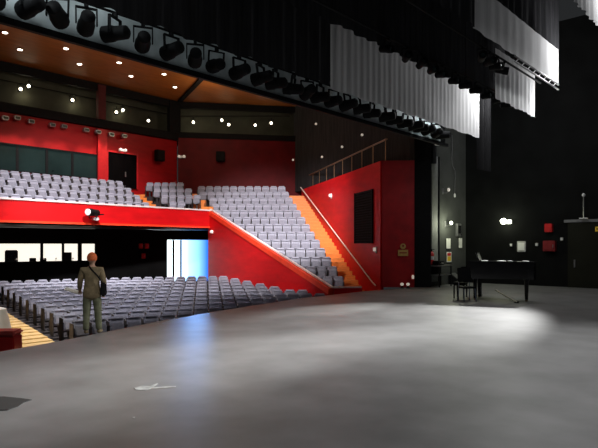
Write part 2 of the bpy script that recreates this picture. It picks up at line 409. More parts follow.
# scenery dock door in the stage-left wall
p0, p1 = at_X(568, 287, 27.55), at_X(632, 287, 27.55)
b = MB(); b.box((27.55, (p0.y+p1.y)/2, 1.5), (.08, p0.y-p1.y, 3.0), M['dark_olive_door']); d = struct(b.build('door_3'))
b = MB(); b.box((27.52, (p0.y+p1.y)/2, 3.05), (.14, p0.y-p1.y+.3, .12), M['metal']); b.build('door_track', d)
b = MB(); b.box((27.48, p0.y-.3, 1.1), (.06, .05, .35), M['metal']); b.build('handle', d)

# ================================================================== SEATS
def seat_meshes():
    out = {}
    b = MB(); b.box((0, .03, .64), (.50, .12, .56), M['fabric'], Matrix.Rotation(math.radians(-9), 3, 'X'), .05); b.box((0, .045, .875), (.50, .19, .15), M['fabric'], Matrix.Rotation(math.radians(-9), 3, 'X'), .065); out['backrest'] = b.mesh('backrest', True)
    b = MB(); b.box((0, -.10, .56), (.47, .15, .36), M['fabricshade'], Matrix.Rotation(math.radians(-14), 3, 'X'), .05); out['seat_cushion'] = b.mesh('seat_cushion', True)
    for s, nm in ((-1, 'l'), (1, 'r')):
        b = MB(); b.box((s*.262, -.07, .325), (.016, .30, .63), M['seatdark']); b.box((s*.262, -.10, .665), (.022, .36, .045), M['seatdark'], bev=.008); out['arm'+nm] = b.mesh('armrest')
    b = MB(); b.box((0, .02, .19), (.10, .10, .36), M['seatdark']); b.box((0, .02, .012), (.2, .26, .02), M['seatdark']); out['pedestal'] = b.mesh('pedestal')
    return out
SM = seat_meshes()
b = MB(); b.box((-.288, -.04, .42), (.022, .44, .80), mat('end_panel_timber', (.10, .085, .082), .8), bev=.006); SE = b.mesh('end_panel')
EDGEPX = [(0, 348), (60, 341), (92, 333.5), (160, 320), (220, 311), (300, 298.5), (365, 291), (420, 287)]
def edge_y(x):
    for (a, ya), (c, yc) in zip(EDGEPX, EDGEPX[1:]):
        if a <= x <= c: return ya+(yc-ya)*(x-a)/(c-a)
    return 340
seats = []          # (distance, pos, rz, label or None, group)
PITCH = .55; SPITCH = .58
# stalls
for k in range(NR):
    r = R0+k*DR; dphi = math.degrees(SPITCH/r); row = []
    a = 81.-dphi/2
    while a > 2:
        x, y = SC[0]+r*math.cos(math.radians(a)), SC[1]+r*math.sin(math.radians(a)); u, v = UV(x, y)
        if u > u_par(v)-.50 or v > 34.2: break
        px, py, v = to_px((x, y, zst(k)+.9)); pxa = px
        vis = -3 < px < 600 and py < edge_y(max(px, 0))-.5
        row.append((v, (x, y, zst(k)+.005), math.radians(a-90), vis)); a -= dphi
    nv = 0; rn = NR-k
    rname = 'back' if rn == 1 else nth(rn)+'-from-back'
    for v, pos, rz, vis in row:
        if vis:
            nv += 1; seats.append((v, pos, rz, 'grey folding seat, %s from the left in the %s row of the stalls' % (nth(nv), rname), 'stalls seats'))
        elif to_px(pos)[0] < -3: seats.append((99, pos, rz, None, None))
# balcony main block
BROWNAME = ['front', 'second', 'third', 'back']
for k, (y, z) in enumerate(BROW):
    n = 0; row = []
    x = BXE-.3
    while x > 3.0:
        row.append(x); x -= PITCH
    for x in row[::-1]:
        px, py, v = to_px((x, y, z+.9))
        if px < -3: seats.append((99, (x, y, z+.005), 0., None, None)); continue
        n += 1
        seats.append((v, (x, y, z+.005), 0., 'lilac-grey folding seat, %s from the left in the %s row of the balcony' % (nth(n), BROWNAME[k]), 'balcony seats'))
RZS = AZ-PI/2
for i, (v, u, zt) in enumerate(SBR):
    for n in range(5):
        if u+.25+n*.495+.3 > u_lim(v-.30): continue
        x, y = W(u+.25+n*.495, v)
        seats.append((v, (x, y, zt-.915), RZS, 'lilac-grey folding seat, %s from the left in the %s row of the five-seat balcony block' % (nth(n+1), ['back', 'third', 'second', 'front'][i]), 'small balcony block seats'))
for j, (v, zt) in enumerate(SROW):
    u = u_st(v)-.32; row = []
    while u > u_left(v)+.28:
        row.append(u); u -= PITCH
    n = 0
    for u in row:
        x, y = W(u, v); px, py, _ = to_px((x, y, zt))
        hid = 210 < px < 330 and py > 207+(px-210)*.658
        if hid: seats.append((99, (x, y, zt-.915), RZS, None, None)); continue
        n += 1
        seats.append((v, (x, y, zt-.915), RZS, 'grey folding seat, %s from the orange stairs in the %s row of the raked block' % (nth(n), ('bottom' if j == 0 else nth(j+1)+'-from-bottom')), 'raked block seats'))
seats.sort(key=lambda s: s[0])
named = [s for s in seats if s[3]][:300]
rest = [s for s in seats if s[3]][300:]+[s for s in seats if not s[3]]
proto = None
for v, pos, rz, lab, grp in named:
    if proto is None:
        proto = thing('theatre_seat', lab, 'seat', pos, rz, grp)
        for nm, key in (('backrest', 'backrest'), ('seat_cushion', 'seat_cushion'), ('armrest', 'arml'), ('armrest', 'armr'), ('pedestal', 'pedestal')):
            o = bpy.data.objects.new(nm, SM[key]); C.objects.link(o); o.parent = proto
    else:
        r = dup(proto, lab, pos, (0, 0, rz), grp)
        if grp == 'small balcony block seats': r.scale = (.89, 1, 1)
    if lab.split(', ')[1].startswith('first from the left') and 'stalls' in lab:
        o = bpy.data.objects.new('end_panel', SE); C.objects.link(o); o.parent = proto if v == named[0][0] else r
b = MB()
for v, pos, rz, lab, grp in rest:
    m4 = Matrix.Translation(pos) @ Matrix.Rotation(rz, 4, 'Z') @ Matrix.Scale(.89 if grp == 'small balcony block seats' else 1., 4, (1, 0, 0))
    for me in SM.values():
        base = len(b.v); b.v += [tuple(m4 @ vv.co) for vv in me.vertices]
        idx = [b.mat(mm) for mm in me.materials]
        for p in me.polygons: b.f.append([i+base for i in p.vertices]); b.mi.append(idx[p.material_index])
tag(b.build('theatre_seat_rows'), 'distant rows of lilac-grey folding seats at the top of the auditorium', 'seats', kind='stuff')

# ================================================================== FIXTURES IN THE HOUSE
# ceiling downlights
def downlight():
    t = thing('ceiling_downlight', '', 'light', group='downlights in the timber ceiling')
    b = MB(); b.lathe([(.17, 0), (.17, -.03), (.12, -.035), (.12, -.0)], M['brass']); b.build('trim_ring', t, True)
    b = MB(); b.lathe([(.115, -.01), (.115, -.045), (.05, -.06)], M['down']); b.build('lamp_lens', t, True)
    return t
DL = [(5, 33, 'nearest the top left corner of the photo'), (20, 50, 'second from left in the rear row'), (66, 49, 'second from left in the front row'), (79.5, 64.5, 'third from left in the rear row'),
      (119, 63, 'third from left in the front row'), (131, 76.5, 'fourth from left in the rear row'), (164, 74.5, 'fourth from left in the front row'), (175, 87.5, 'rightmost in the rear row left of the seam'), (236.8, 88.5, 'alone on the right of the dark seam')]
t0 = downlight()
for i, (px, py, lab) in enumerate(DL):
    p = at_z(px, py, 11.95); lab = 'lit round ceiling downlight, '+lab
    if i == 0: t0.location = (p.x, p.y, 11.998); t0['label'] = lab
    else: dup(t0, lab, (p.x, p.y, 11.998), (0, 0, 0))

# spotlights (theatre lanterns); local +z up, beam along -y
def lantern(name, label, cat, group, lens, sc=1.):
    t = thing(name, label, cat, group=group)
    my = Matrix.Rotation(PI/2, 4, 'X')
    b = MB(); b.lathe([(.06*sc, -.26*sc), (.11*sc, -.22*sc), (.12*sc, .0), (.135*sc, .04*sc), (.135*sc, .20*sc), (.12*sc, .20*sc), (.11*sc, .12*sc)], M['black'], 14, Matrix.Translation((0, 0, -.34*sc)) @ my); b.build('housing', t, True)
    b = MB(); b.lathe([(.085*sc, .10*sc), (.085*sc, .15*sc), (.04*sc, .175*sc)], lens, 14, Matrix.Translation((0, 0, -.34*sc)) @ my); b.build('lamp_lens', t, True)
    b = MB(); b.box((-.155*sc, 0, -.22*sc), (.02*sc, .05*sc, .28*sc), M['black']); b.box((.155*sc, 0, -.22*sc), (.02*sc, .05*sc, .28*sc), M['black']); b.box((0, 0, -.085*sc), (.33*sc, .05*sc, .02*sc), M['black']); b.build('yoke', t)
    b = MB(); b.box((0, 0, -.04*sc), (.06*sc, .09*sc, .10*sc), M['black'], bev=.01*sc); b.build('clamp', t)
    return t
GL = [(22, 90, 'leftmost pair, left lamp'), (30, 87, 'leftmost pair, right lamp'), (74, 101, 'alone left of the red pier'), (118, 113, 'pair right of the red pier, left lamp'), (124.5, 111, 'pair right of the red pier, right lamp'),
      (150, 121.5, 'alone before the second pier'), (195, 123, 'first right of the second pier'), (223.5, 121, 'middle pair, left lamp'), (230.5, 125.5, 'middle pair, right lamp'), (257, 126, 'second from the right end'), (273, 124, 'at the right end')]
g0 = lantern('spotlight', '', 'spotlight', 'lit spotlights in the rear gallery', M['lens'], 1.05)
for i, (px, py, lab) in enumerate(GL):
    v = 39.9 if px > 178 else None
    p = at_v(px, py, v) if v else at_Y(px, py, WY+.75)
    rz = math.atan2(p.y-3, p.x-3)-PI/2; loc = (p.x+.25*math.sin(rz), p.y-.25*math.cos(rz)*0, p.z+.36)
    lab = 'lit gallery spotlight, '+lab
    if i == 0: g0.location = loc; g0.rotation_euler = (0, 0, rz); g0['label'] = lab
    else: dup(g0, lab, loc, (0, 0, rz))
# gallery bars the lanterns hang from
b = MB(); q = [at_Y(px, 80, WY+.75) for px in (-20, 174)]; b.tube([(q[0].x, q[0].y, 11.2), (q[1].x, q[1].y, 11.2)], .03, M['black']); tag(b.build('lighting_bar'), 'black lighting bar in the rear gallery, left of the second pier', 'bar')
b = MB(); q = [W((px-CX)/F*39.95, 39.95) for px in (181, 290)]; b.tube([(q[0][0], q[0][1], 11.15), (q[1][0], q[1][1], 11.15)], .03, M['black']); tag(b.build('lighting_bar'), 'black lighting bar in the rear gallery, right of the second pier', 'bar')

# small wall washers under the gallery fascia
WWP = [(5, 118), (17, 118), (31, 121.5), (52, 125), (64, 126.5), (86, 130), (98, 132), (111, 134.5), (124, 136)]
t0 = thing('wall_washer', '', 'light', group='wall washers along the rear wall')
b = MB(); b.box((0, -.16, 0), (.34, .26, .22), M['metal'], bev=.03); b.build('housing', t0)
b = MB(); b.box((0, -.30, -.005), (.24, .02, .13), M['gallery']); b.build('lamp_glass', t0)
b = MB(); b.box((0, -.02, .06), (.08, .05, .25), M['black']); b.build('bracket', t0)
for i, (px, py) in enumerate(WWP):
    p = at_Y(px, py, WY-.3); loc = (p.x, WY-.14, p.z); lab = 'small pale wall washer, %s from the left under the gallery' % nth(i+1)
    if i == 0: t0.location = loc; t0['label'] = lab
    else: dup(t0, lab, loc, (0, 0, 0))
    L = bpy.data.lights.new('wash', 'SPOT'); L.energy = 200; L.color = (1, .75, .6); L.spot_size = 1.0; L.spot_blend = .8; L.shadow_soft_size = .1
    o = bpy.data.objects.new('wash_lamp', L); C.objects.link(o); o.location = (p.x, WY-.75, p.z+.1); o.rotation_euler = (math.radians(14), 0, 0)

# speakers and lamps on the rear wall
def wall_box(name, label, cat, px, py, v, size, m, face=None):
    p = at_v(px, py, v) if v else at_Y(px, py, WY-.12)
    t = thing(name, label, cat, p, (RZS if v else 0.))
    b = MB(); b.box((0, -size[1]/2, 0), size, m, bev=.03); b.build('cabinet', t)
    b = MB(); b.box((0, -size[1]-.012, 0), (size[0]*.82, .02, size[2]*.82), face or M['black']); b.build('grille', t)
    b = MB(); b.box((0, .02, 0), (size[0]*.4, .05, size[2]*.3), M['metal']); b.build('bracket', t)
    return t
def rear(px): # distance of the turned part of the rear wall
    k = (px-CX)/F; u0, v0, u1, v1 = -8.47, 39.25, 3.0, 41.3; t = (k*v0-u0)/((u1-u0)-k*(v1-v0)); return v0+(v1-v0)*t-.16
wall_box('loudspeaker', 'black loudspeaker on the red rear wall, nearest the dark doorway', 'speaker', 158, 156, None, (.62, .4, .75), M['black'])
wall_box('loudspeaker', 'black loudspeaker on the red rear wall above the middle of the raked block', 'speaker', 221, 157, rear(221), (.6, .4, .7), M['black'])
def small_lamp(label, px, py, v, heads=1, rz=None):
    p = at_v(px, py, v) if v else at_Y(px, py, WY-.12)
    t = thing('emergency_light', label, 'light', p, RZS if rz is None else rz)
    b = MB(); b.box((0, -.05, 0), (.26*heads, .10, .16), M['white'], bev=.02); b.build('body', t)
    for k in range(heads):
        b = MB(); b.lathe([(.09, 0), (.10, .07), (.06, .10)], M['tiny'], 12, Matrix.Translation((.34*(k-(heads-1)/2), -.1, .02)) @ Matrix.Rotation(PI/2, 4, 'X')); b.build('lamp_head', t, True)
small_lamp('white twin-headed emergency light on the red rear wall', 182, 157, rear(182), 2)
small_lamp('white emergency light above the dark upper doorway', 122, 150.5, None, 2, 0.)
small_lamp('small lamp at the left end of the raked wall below the balcony rail', 212, 232, 33.9)
wallk = lambda px: (3.85+.2644*26)/((px-CX)/F+.2644)-.16
RZB = math.atan2(W(fu, fv)[1]-W(cu, cv)[1], W(fu, fv)[0]-W(cu, cv)[0])-PI
def box_wall_loc(px, py): return at_v(px, py, wallk(px))
def on_box(px, py): return tuple(box_wall_loc(px, py))
# white fittings on the red wall beside the stairs
nbx = Vector((math.sin(RZB), -math.cos(RZB), 0))
for px, py, lab in ((332, 196, 'small lit white fitting high on the red wall beside the handrail'), (377, 250, 'small white fitting at the front edge of the red wall by the corner')):
    t = thing('wall_light', lab, 'light', on_box(px, py), RZB)
    b = MB(); b.box((0, -.04, 0), (.16, .08, .30), M['white'], bev=.02); b.build('back_plate', t)
    b = MB(); b.lathe([(.07, -.08), (.075, .08), (.04, .10)], M['tiny'], 10, Matrix.Translation((0, -.13, .02))); b.build('lamp_shade', t, True)
# louvred black panel
pa, pc = box_wall_loc(374, 218), box_wall_loc(356, 218)
lc = (pa+pc)/2; lw = (Vector(pc[:2])-Vector(pa[:2])).length
t = thing('louvre_panel', 'tall black louvred panel on the red wall beside the stairs', 'panel', (lc.x, lc.y, 3.33), RZB)
b = MB(); b.box((0, -.03, 0), (lw, .06, 2.6), M['black']); b.build('backing', t)
b = MB()
for i in range(20): b.box((0, -.075, -1.2+i*.126), (lw-.08, .05, .05), M['darkwall'], Matrix.Rotation(.5, 3, 'X'))
b.build('slats', t)
b = MB()
for s in (-1, 1): b.box((s*(lw/2-.03), -.06, 0), (.06, .10, 2.6), M['black'])
b.build('side_frame', t)
# handrail on the red wall
b = MB(); t = thing('handrail', 'thin pale handrail sloping down the red wall beside the orange stairs', 'handrail')
def hr(v, z): return Vector((*W(u_box(v)-.22, v), z))
hpts = [(26.2, .06), (26.6, .2), (39.3, 6.0)]
b.tube([hr(*p) for p in hpts], .035, M['cap'], 8); b.build('rail', t, True)
for i in range(8):
    v = 27.2+i*1.65; z = .2+(v-26.6)*5.8/12.7
    b = MB(); b.tube([hr(v, z), Vector((*W(u_box(v)-.06, v), z-.07))], .015, M['metal'], 6); b.build('bracket', t)
# balustrade on top of the red box
t = thing('balustrade', 'bronze railing with slim posts along the top of the tall red wall', 'railing')
b = MB(); b.tube([(*W(cu+.25, cv+.15), 6.9), (*W(fu+.2, fv-.1), 6.75)], .045, M['brass'], 8); b.build('top_rail', t, True)
for i in range(10):
    f = i/9; v = cv+.2+f*(fv-.4-cv); p = W(u_box(v)+.25, v)
    b = MB(); b.tube([(p[0], p[1], 5.8), (p[0], p[1], 6.89-.15*f)], .022, M['brass'], 6); b.build('post', t)
# pictogram and floor-level lamps on the column face
p = at_v(403, 250, 25.78)
t = thing('exit_sign', 'small gold pictogram sign on the dark red column face', 'sign', p, RZS)
b = MB(); b.lathe([(.13, 0), (.13, .02)], M['gold'], 16, Matrix.Translation((0, 0, .17)) @ Matrix.Rotation(PI/2, 4, 'X')); b.build('disc', t)
b = MB(); b.box((0, -.01, -.13), (.46, .02, .28), M['gold']); b.build('plate', t)
b = MB(); b.lathe([(.05, .021), (.05, .026)], M['darkred'], 12, Matrix.Translation((0, 0, .19)) @ Matrix.Rotation(PI/2, 4, 'X')); b.box((0, -.024, -.13), (.34, .008, .05), M['darkred']); b.build('emblem', t)
for px, lab in ((402, 'left of the pair at the foot of the red column'), (408, 'right of the pair at the foot of the red column')):
    p = at_v(px, 286, 25.2); t = thing('floor_lamp', 'small white lamp, '+lab, 'lamp', (p.x, p.y, 0.0), RZS)
    b = MB(); b.lathe([(.09, 0), (.09, .03), (.04, .05), (.04, .12)], M['black'], 12); b.build('base', t, True)
    b = MB(); b.lathe([(.05, .12), (.085, .17), (.07, .23), (.02, .25)], M['tiny'], 12); b.build('lamp_bulb', t, True)
p = at_v(412.5, 277, 25.75); t = thing('signal_lamp', 'small red-shaded lamp low on the red column beside the black leg', 'lamp', p, RZS)
b = MB(); b.box((0, -.03, 0), (.14, .06, .3), M['redbox'], bev=.02); b.build('back_plate', t)
b = MB(); b.lathe([(.05, -.08), (.06, .06), (.02, .1)], M['tiny'], 10, Matrix.Translation((0, -.09, 0))); b.build('lamp_bulb', t, True)
# pilot lights on the dark side drapes
for i, (px, py) in enumerate(((293, 160), (322, 157), (342, 147), (362, 135), (316, 124))):
    v = 38.5-i*2.2; k = (px-CX)/F; p = at_v(px, py, 40.6) if px < 296 else at_v(px, py, (6.4+26.4*.462)/(k+.462)-.35)
    t = thing('pilot_light', 'tiny pale pilot light on the dark side drapes, %s from left' % nth([1, 3, 4, 5, 2][i]), 'light', p, RZS)
    b = MB(); b.lathe([(.075, 0), (.08, .05), (.03, .09)], M['tiny'], 10, Matrix.Rotation(PI/2, 4, 'X')); b.build('lamp_lens', t, True)
    b = MB(); b.box((0, .06, 0), (.16, .12, .16), M['black']); b.build('housing', t)

# projector on the balcony front
p = at_Y(93, 212.5, BY-.55)
t = thing('followspot', 'black spotlight mounted on the red balcony front', 'spotlight', p, math.radians(-62))
ry = Matrix.Rotation(PI/2, 4, 'X')
b = MB(); b.lathe([(.12, -.42), (.17, -.36), (.17, .1), (.19, .14), (.19, .40), (.17, .42)], M['black'], 16, ry); b.build('housing', t, True)
b = MB(); b.lathe([(.165, .40), (.16, .44), (.05, .46)], emis('pale_lens', (1, .85, .85), .1), 16, ry); b.build('lamp_lens', t, True)
b = MB(); b.box((-.21, 0, -.12), (.02, .06, .34), M['black']); b.box((.21, 0, -.12), (.02, .06, .34), M['black']); b.box((0, 0, -.28), (.44, .06, .03), M['black']); b.build('yoke', t)
b = MB(); b.box((.28, .22, -.1), (.10, .52, .06), M['black'], Matrix.Rotation(math.radians(62), 3, 'Z')); b.build('wall_bracket', t)
p = at_Y(95.5, 219, BY-.35); t = thing('junction_box', 'small pale box below the spotlight on the balcony front', 'box', p)
b = MB(); b.box((0, 0, 0), (.26, .3, .16), M['white'], bev=.02); b.build('case', t)
b = MB(); b.tube([(0, 0, .08), (.02, .1, .3), (.05, .2, .45)], .012, M['black'], 6); b.build('cable', t)

for px, py, lab in ((140.5, 246, 'upper left of the dim red fittings under the balcony'), (146.5, 246, 'upper right of the dim red fittings under the balcony'), (143, 256, 'lowest of the dim red fittings under the balcony')):
    p = wl(px); k = (px-CX)/F; v = UV(p.x, p.y)[1]-.14; q = at_v(px, py, v)
    t = thing('wall_box', 'small dull red box, '+lab, 'box', q, math.atan2(nb.y, nb.x)-PI/2)
    b = MB(); b.box((0, -.06, 0), (.24, .12, .30), M['redbox'], bev=.02); b.build('case', t)
    b = MB(); b.box((.07, -.13, 0), (.03, .02, .08), M['metal']); b.build('latch', t)
# control booth contents
def office_chair(px, d, label):
    p = booth(px, -.15, d); t = thing('office_chair', label, 'chair', p, math.atan2(nb.y, nb.x)+PI/2+.3)
    b = MB(); b.box((0, 0, .5), (.5, .5, .09), M['black'], bev=.03); b.build('seat', t)
    b = MB(); b.box((0, .26, 1.22), (.74, .12, 1.2), M['black'], bev=.05); b.build('backrest', t)
    b = MB(); b.tube([(0, 0, .1), (0, 0, .46)], .035, M['metal'], 8); b.build('pillar', t)
    b = MB(); [b.tube([(0, 0, .1), (.28*math.cos(a), .28*math.sin(a), .04)], .02, M['black'], 6) for a in [i*2*PI/5 for i in range(5)]]; b.build('base', t)
t = thing('control_desk', 'long dark desk behind the lit control booth windows', 'desk', booth(36, -.15, .75), math.atan2(nb.y, nb.x)-PI/2)
b = MB(); b.box((0, 0, 1.05), (6.8, .7, .06), M['black']); b.build('desk_top', t)
for s in (-1, 1): b = MB(); b.box((s*3.2, 0, .515), (.06, .6, 1.01), M['black']); b.build('side_panel', t)
office_chair(16, 1.85, 'dark high-backed swivel chair behind the leftmost booth window')
def booth_item(name, label, cat, px, z, d, fn):
    t = thing(name, label, cat, booth(px, z, d), math.atan2(nb.y, nb.x)-PI/2); fn(t)
def monitor(w, h, m):
    def fn(t):
        b = MB(); b.box((0, 0, .10+h/2), (w, .05, h), M['black'], bev=.01); b.build('screen_case', t)
        b = MB(); b.box((0, .03, .10+h/2), (w*.9, .01, h*.85), m); b.build('screen', t)
        b = MB(); b.box((0, 0, .06), (.05, .04, .12), M['black']); b.box((0, 0, .008), (.22, .16, .015), M['black']); b.build('stand', t)
    return fn
DZ = .933
booth_item('monitor', 'dark monitor standing in the third booth window', 'monitor', 71, DZ, .75, monitor(.5, .5, M['screen']))
booth_item('monitor', 'low dark monitor at the right corner of the leftmost booth window', 'monitor', 36, DZ, .75, monitor(.35, .2, M['screen']))
booth_item('monitor', 'low dark monitor at the left edge of the second booth window', 'monitor', 47, DZ, .85, monitor(.35, .18, M['screen']))
def desk_lamp(t):
    b = MB(); b.lathe([(.07, 0), (.07, .02), (.02, .03)], M['black'], 12); b.build('base', t)
    b = MB(); b.tube([(0, 0, .02), (.02, 0, .22), (.0, -.10, .28)], .01, M['metal'], 6); b.build('arm', t)
    b = MB(); b.lathe([(.02, .05), (.07, -.03), (.06, -.03)], M['tiny'], 12, Matrix.Translation((0, -.12, .25))); b.build('lamp_shade', t)
for px, lab in ((18.5, 'in the leftmost booth window'), (45, 'in the second booth window, left corner'), (58, 'in the second booth window, right side'), (75, 'in the third booth window')):
    booth_item('desk_lamp', 'small lit desk lamp '+lab, 'lamp', px, DZ, .5, desk_lamp)

# ================================================================== OVER-STAGE RIGGING
def border(name, label, x0, x1, Y, z0, z1, m, amp=.05, per=.34, frm=.0):
    n = max(8, int((x1-x0)/per*6)); vs = []; fs = []
    for j, z in enumerate((z0, z0+.35*(z1-z0), z1)):
        a = amp*(1, .7, .45)[j]
        for i in range(n+1):
            x = x0+(x1-x0)*i/n; vs.append((x, Y+a*math.sin(2*PI*x/per+.6*math.sin(x*1.7))+a*.5*math.sin(2*PI*x/per/2.3), z+(.02*math.sin(x*5) if j == 0 else 0)))
    for j in range(2):
        for i in range(n): fs.append([j*(n+1)+i, j*(n+1)+i+1, (j+1)*(n+1)+i+1, (j+1)*(n+1)+i])
    b = MB(); b.add(vs, fs, m); o = b.build(name, None, True); return tag(o, label, 'curtain')
Y1 = 9.5
border('border_curtain', 'wide black border curtain across the top left of the stage opening', -5, 11.85, Y1, 6.27, 11.5, M['velour'], .06, .5)
border('border_curtain', 'long pale border curtain lit at its right end, lowest above the stage', 11.9, 21.4, Y1, 6.20, 9.6, M['litcloth'], .010, .30)
border('border_curtain', 'black border curtain in front of the long pale border', -5, 19.3, 7.7, 6.86, 11.5, M['velour'], .05, .5)
border('border_curtain', 'short white-lit border curtain piece hanging below the white-lit panel at right', 15.7, 18.95, 6.5, 6.16, 7.6, M['litcloth'], .02, .35)
border('border_curtain', 'bright white-lit border curtain panel at upper right over the pale batten', 12.75, 19.0, 5.8, 7.12, 8.24, M['litcloth'], .012, .6)
border('border_curtain', 'dark border curtain left of the bright white-lit panel', -5, 12.72, 5.75, 7.12, 11.5, M['velour'], .05, .5)
border('border_curtain', 'black border curtain above the bright white-lit panel at upper right', 12.75, 19.2, 5.85, 8.26, 11.5, M['velour'], .05, .5)
border('border_curtain', 'pale-lit border curtain corner at the top right edge of the photo', 15.7, 20.2, 4.4, 8.35, 10.2, M['litcloth'], .03, .35)
# tall black leg curtain at the right end of the pale border
b = MB(); n = 40
vs = [(21.45+1.2*i/n, 9.6+.06*math.sin(i*1.1), z) for z in (5.0, 11.5) for i in range(n+1)]
b.add(vs, [[i, i+1, n+2+i, n+1+i] for i in range(n)], M['black']); tag(b.build('leg_curtain', None, True), 'black leg curtain at the right end of the long pale border', 'curtain')

# pale reflector strip behind the forestage lanterns
b = MB(); b.box((7.3, HY0+.33, 6.77), (28.6, .06, .95), mat('pale_strip', (.40, .45, .47), .6, .35, 1.5), bev=.01)
tag(b.build('reflector_strip'), 'pale strip behind the silhouetted row of lanterns over the stage front', 'panel')
# batten and lanterns over the stage front
def batten(name, label, x0, x1, Y, z, m=None, r=.03, drops=True):
    t = thing(name, label, 'batten', ((x0+x1)/2, Y, z)); L = (x1-x0)/2
    b = MB(); b.tube([(-L, 0, 0), (L, 0, 0)], r, m or M['black'], 8); b.build('pipe', t, True)
    if drops:
        k = int((x1-x0)/3)
        for i in range(k+1):
            x = -L+.2+(2*L-.4)*i/k
            b = MB(); b.tube([(x, 0, 0), (x, 0, 11.6-z)], .008, M['black'], 5); b.build('drop_cable', t)
    return t
batten('lighting_batten', 'black lighting batten over the stage front carrying the silhouetted lanterns', -1, 21.8, HY0-.12, 6.90)
l0 = lantern('stage_lantern', '', 'stage light', 'lanterns on the batten over the stage front', M['glassdark'], 1.3)
i = 0; x = 3.9
rl = random.Random(3)
while x < 21.5:
    lab = 'black stage lantern in silhouette over the stage front, %s from left' % nth(i+1)
    loc = (x, HY0-.12, 6.90); rot = (0, 0, PI+rl.uniform(-.7, .7))
    rot = (rl.uniform(-.15, .15), 0, rot[2])
    if i == 0: l0.location = loc; l0.rotation_euler = rot; l0['label'] = lab
    else: dup(l0, lab, loc, rot)
    i += 1; x += .62+rl.uniform(-.10, .16)
batten('lighting_batten', 'black lighting batten in front of the long pale border', 6, 19.2, 7.45, 7.0)
l1 = lantern('stage_lantern', '', 'stage light', 'lanterns in front of the long pale border', M['glassdark'], .8)
i = 0; x = 11.6; grp = 'lanterns in front of the long pale border'
while x < 19.0:
    lab = 'black stage lantern before the long pale border, %s from left' % nth(i+1)
    rot = (rl.uniform(-.2, .2), 0, rl.uniform(-.9, .9))
    if i == 0: l1.location = (x, 7.45, 7.0); l1.rotation_euler = rot; l1['label'] = lab
    else: dup(l1, lab, (x, 7.45, 7.0), rot, grp)
    i += 1; x += .62+rl.uniform(-.1, .22)
# pale batten under the white panel, with short struts
t = thing('truss_batten', 'pale slim lighting truss under the bright white panel', 'batten', (16, 5.45, 6.66))
for z in (0, .15): b = MB(); b.tube([(-1.6, 0, z), (1.9, 0, z)], .022, M['metal'], 8); b.build('chord', t)
for i in range(8): b = MB(); b.tube([(-1.55+i*.42, 0, 0), (-1.3+i*.42, 0, .15)], .012, M['metal'], 6); b.build('brace', t)
batten('lighting_batten', 'black lighting batten carrying the lanterns below the white panel', 10, 18.4, 6.15, 7.1)
for i, x in enumerate((14.0, 14.5, 15.0, 15.5)):
    dup(l1, 'black stage lantern below the white panel, %s from left' % nth(i+1), (x, 6.15, 7.1), (.1*i-.1, 0, .5*i-1), 'lanterns below the white panel')
# white vertical strip beside the column
p = at_Y(437.5, 133, 11.6)
t = thing('side_boom', 'short pale vertical boom hanging beside the black column', 'boom', (p.x, p.y, 6.25))
b = MB(); b.box((0, 0, .34), (.24, .10, .72), M['white'], Matrix.Rotation(-.6, 3, 'Z'), .02); b.build('panel', t)
b = MB(); b.tube([(0, 0, .7), (0, 0, 5.)], .015, M['black'], 6); b.build('drop_cable', t)

# ================================================================== PROMPT SIDE (right of the column)
def ps(px, py, off=0.):   # a point on the offstage face of the proscenium wall
    k = (px-CX)/F; (u0, v0), (u1, v1) = UV(*pB), UV(27.6, 13.1); t = (k*v0-u0)/((u1-u0)-k*(v1-v0)); v = v0+(v1-v0)*t-.14-off
    return at_v(px, py, v)
RZP = math.atan2(13.1-pB[1], 27.6-pB[0])
t = thing('wall_panel', 'tall pale grey panel on the wall just right of the black column', 'panel', ps(433, 285)*1, RZP); t.location.z = 0
b = MB(); b.box((.1, -.03, 3.2), (.62, .05, 6.0), mat('panel_grey', (.20, .205, .205), .7, .12), bev=.01); b.build('board', t)
b = MB(); b.box((.44, -.07, 3.2), (.05, .08, 6.0), M['black']); b.build('conduit', t)
p = ps(431.5, 262, .45); t = thing('fire_extinguisher', 'red fire extinguisher hanging beside the black column', 'extinguisher', (p.x, p.y, 1.05), RZP)
b = MB(); b.lathe([(.10, 0), (.115, .03), (.115, .48), (.08, .56), (.035, .60)], M['redbox'], 16); b.build('cylinder', t, True)
b = MB(); b.box((0, 0, .65), (.05, .05, .10), M['black']); b.box((.03, -.06, .70), (.03, .16, .025), M['black']); b.build('valve', t)
b = MB(); b.tube([(.03, 0, .64), (.15, 0, .60), (.16, 0, .3), (.15, 0, .18)], .014, M['black'], 6); b.build('hose', t)
b = MB(); b.lathe([(.117, .22), (.117, .38)], M['white'], 16); b.build('white_label', t)
b = MB(); b.box((0, .18, .45), (.06, .16, .06), M['black']); b.build('wall_hook', t)
# trolley table
p = ps(440, 285, .85); t = thing('utility_table', 'low table with pale grey top against the wall right of the column', 'table', (p.x, p.y, 0), RZP)
b = MB(); b.box((0, 0, .98), (1.25, .62, .06), M['metal'], bev=.015); b.build('table_top', t)
b = MB(); b.box((0, 0, .55), (1.2, .58, .04), M['metal']); b.build('shelf', t)
b = MB(); b.box((0, .28, .75), (1.2, .03, .36), M['black']); b.build('back_panel', t)
for sx in (-1, 1):
    for sy in (-1, 1): b = MB(); b.box((sx*.58, sy*.27, .475), (.05, .05, .95), M['black']); b.build('leg', t)
tx, ty = p.x, p.y
cP, sP = math.cos(RZP), math.sin(RZP)
def tb(dx, dy, z): return (tx+cP*dx-sP*dy, ty+sP*dx+cP*dy, z)
t = thing('equipment_case', 'flat black equipment case lying on the utility table', 'case', tb(-.25, 0, 1.012), RZP)
b = MB(); b.box((0, 0, .10), (.6, .42, .2), M['black'], bev=.02); b.build('case_body', t)
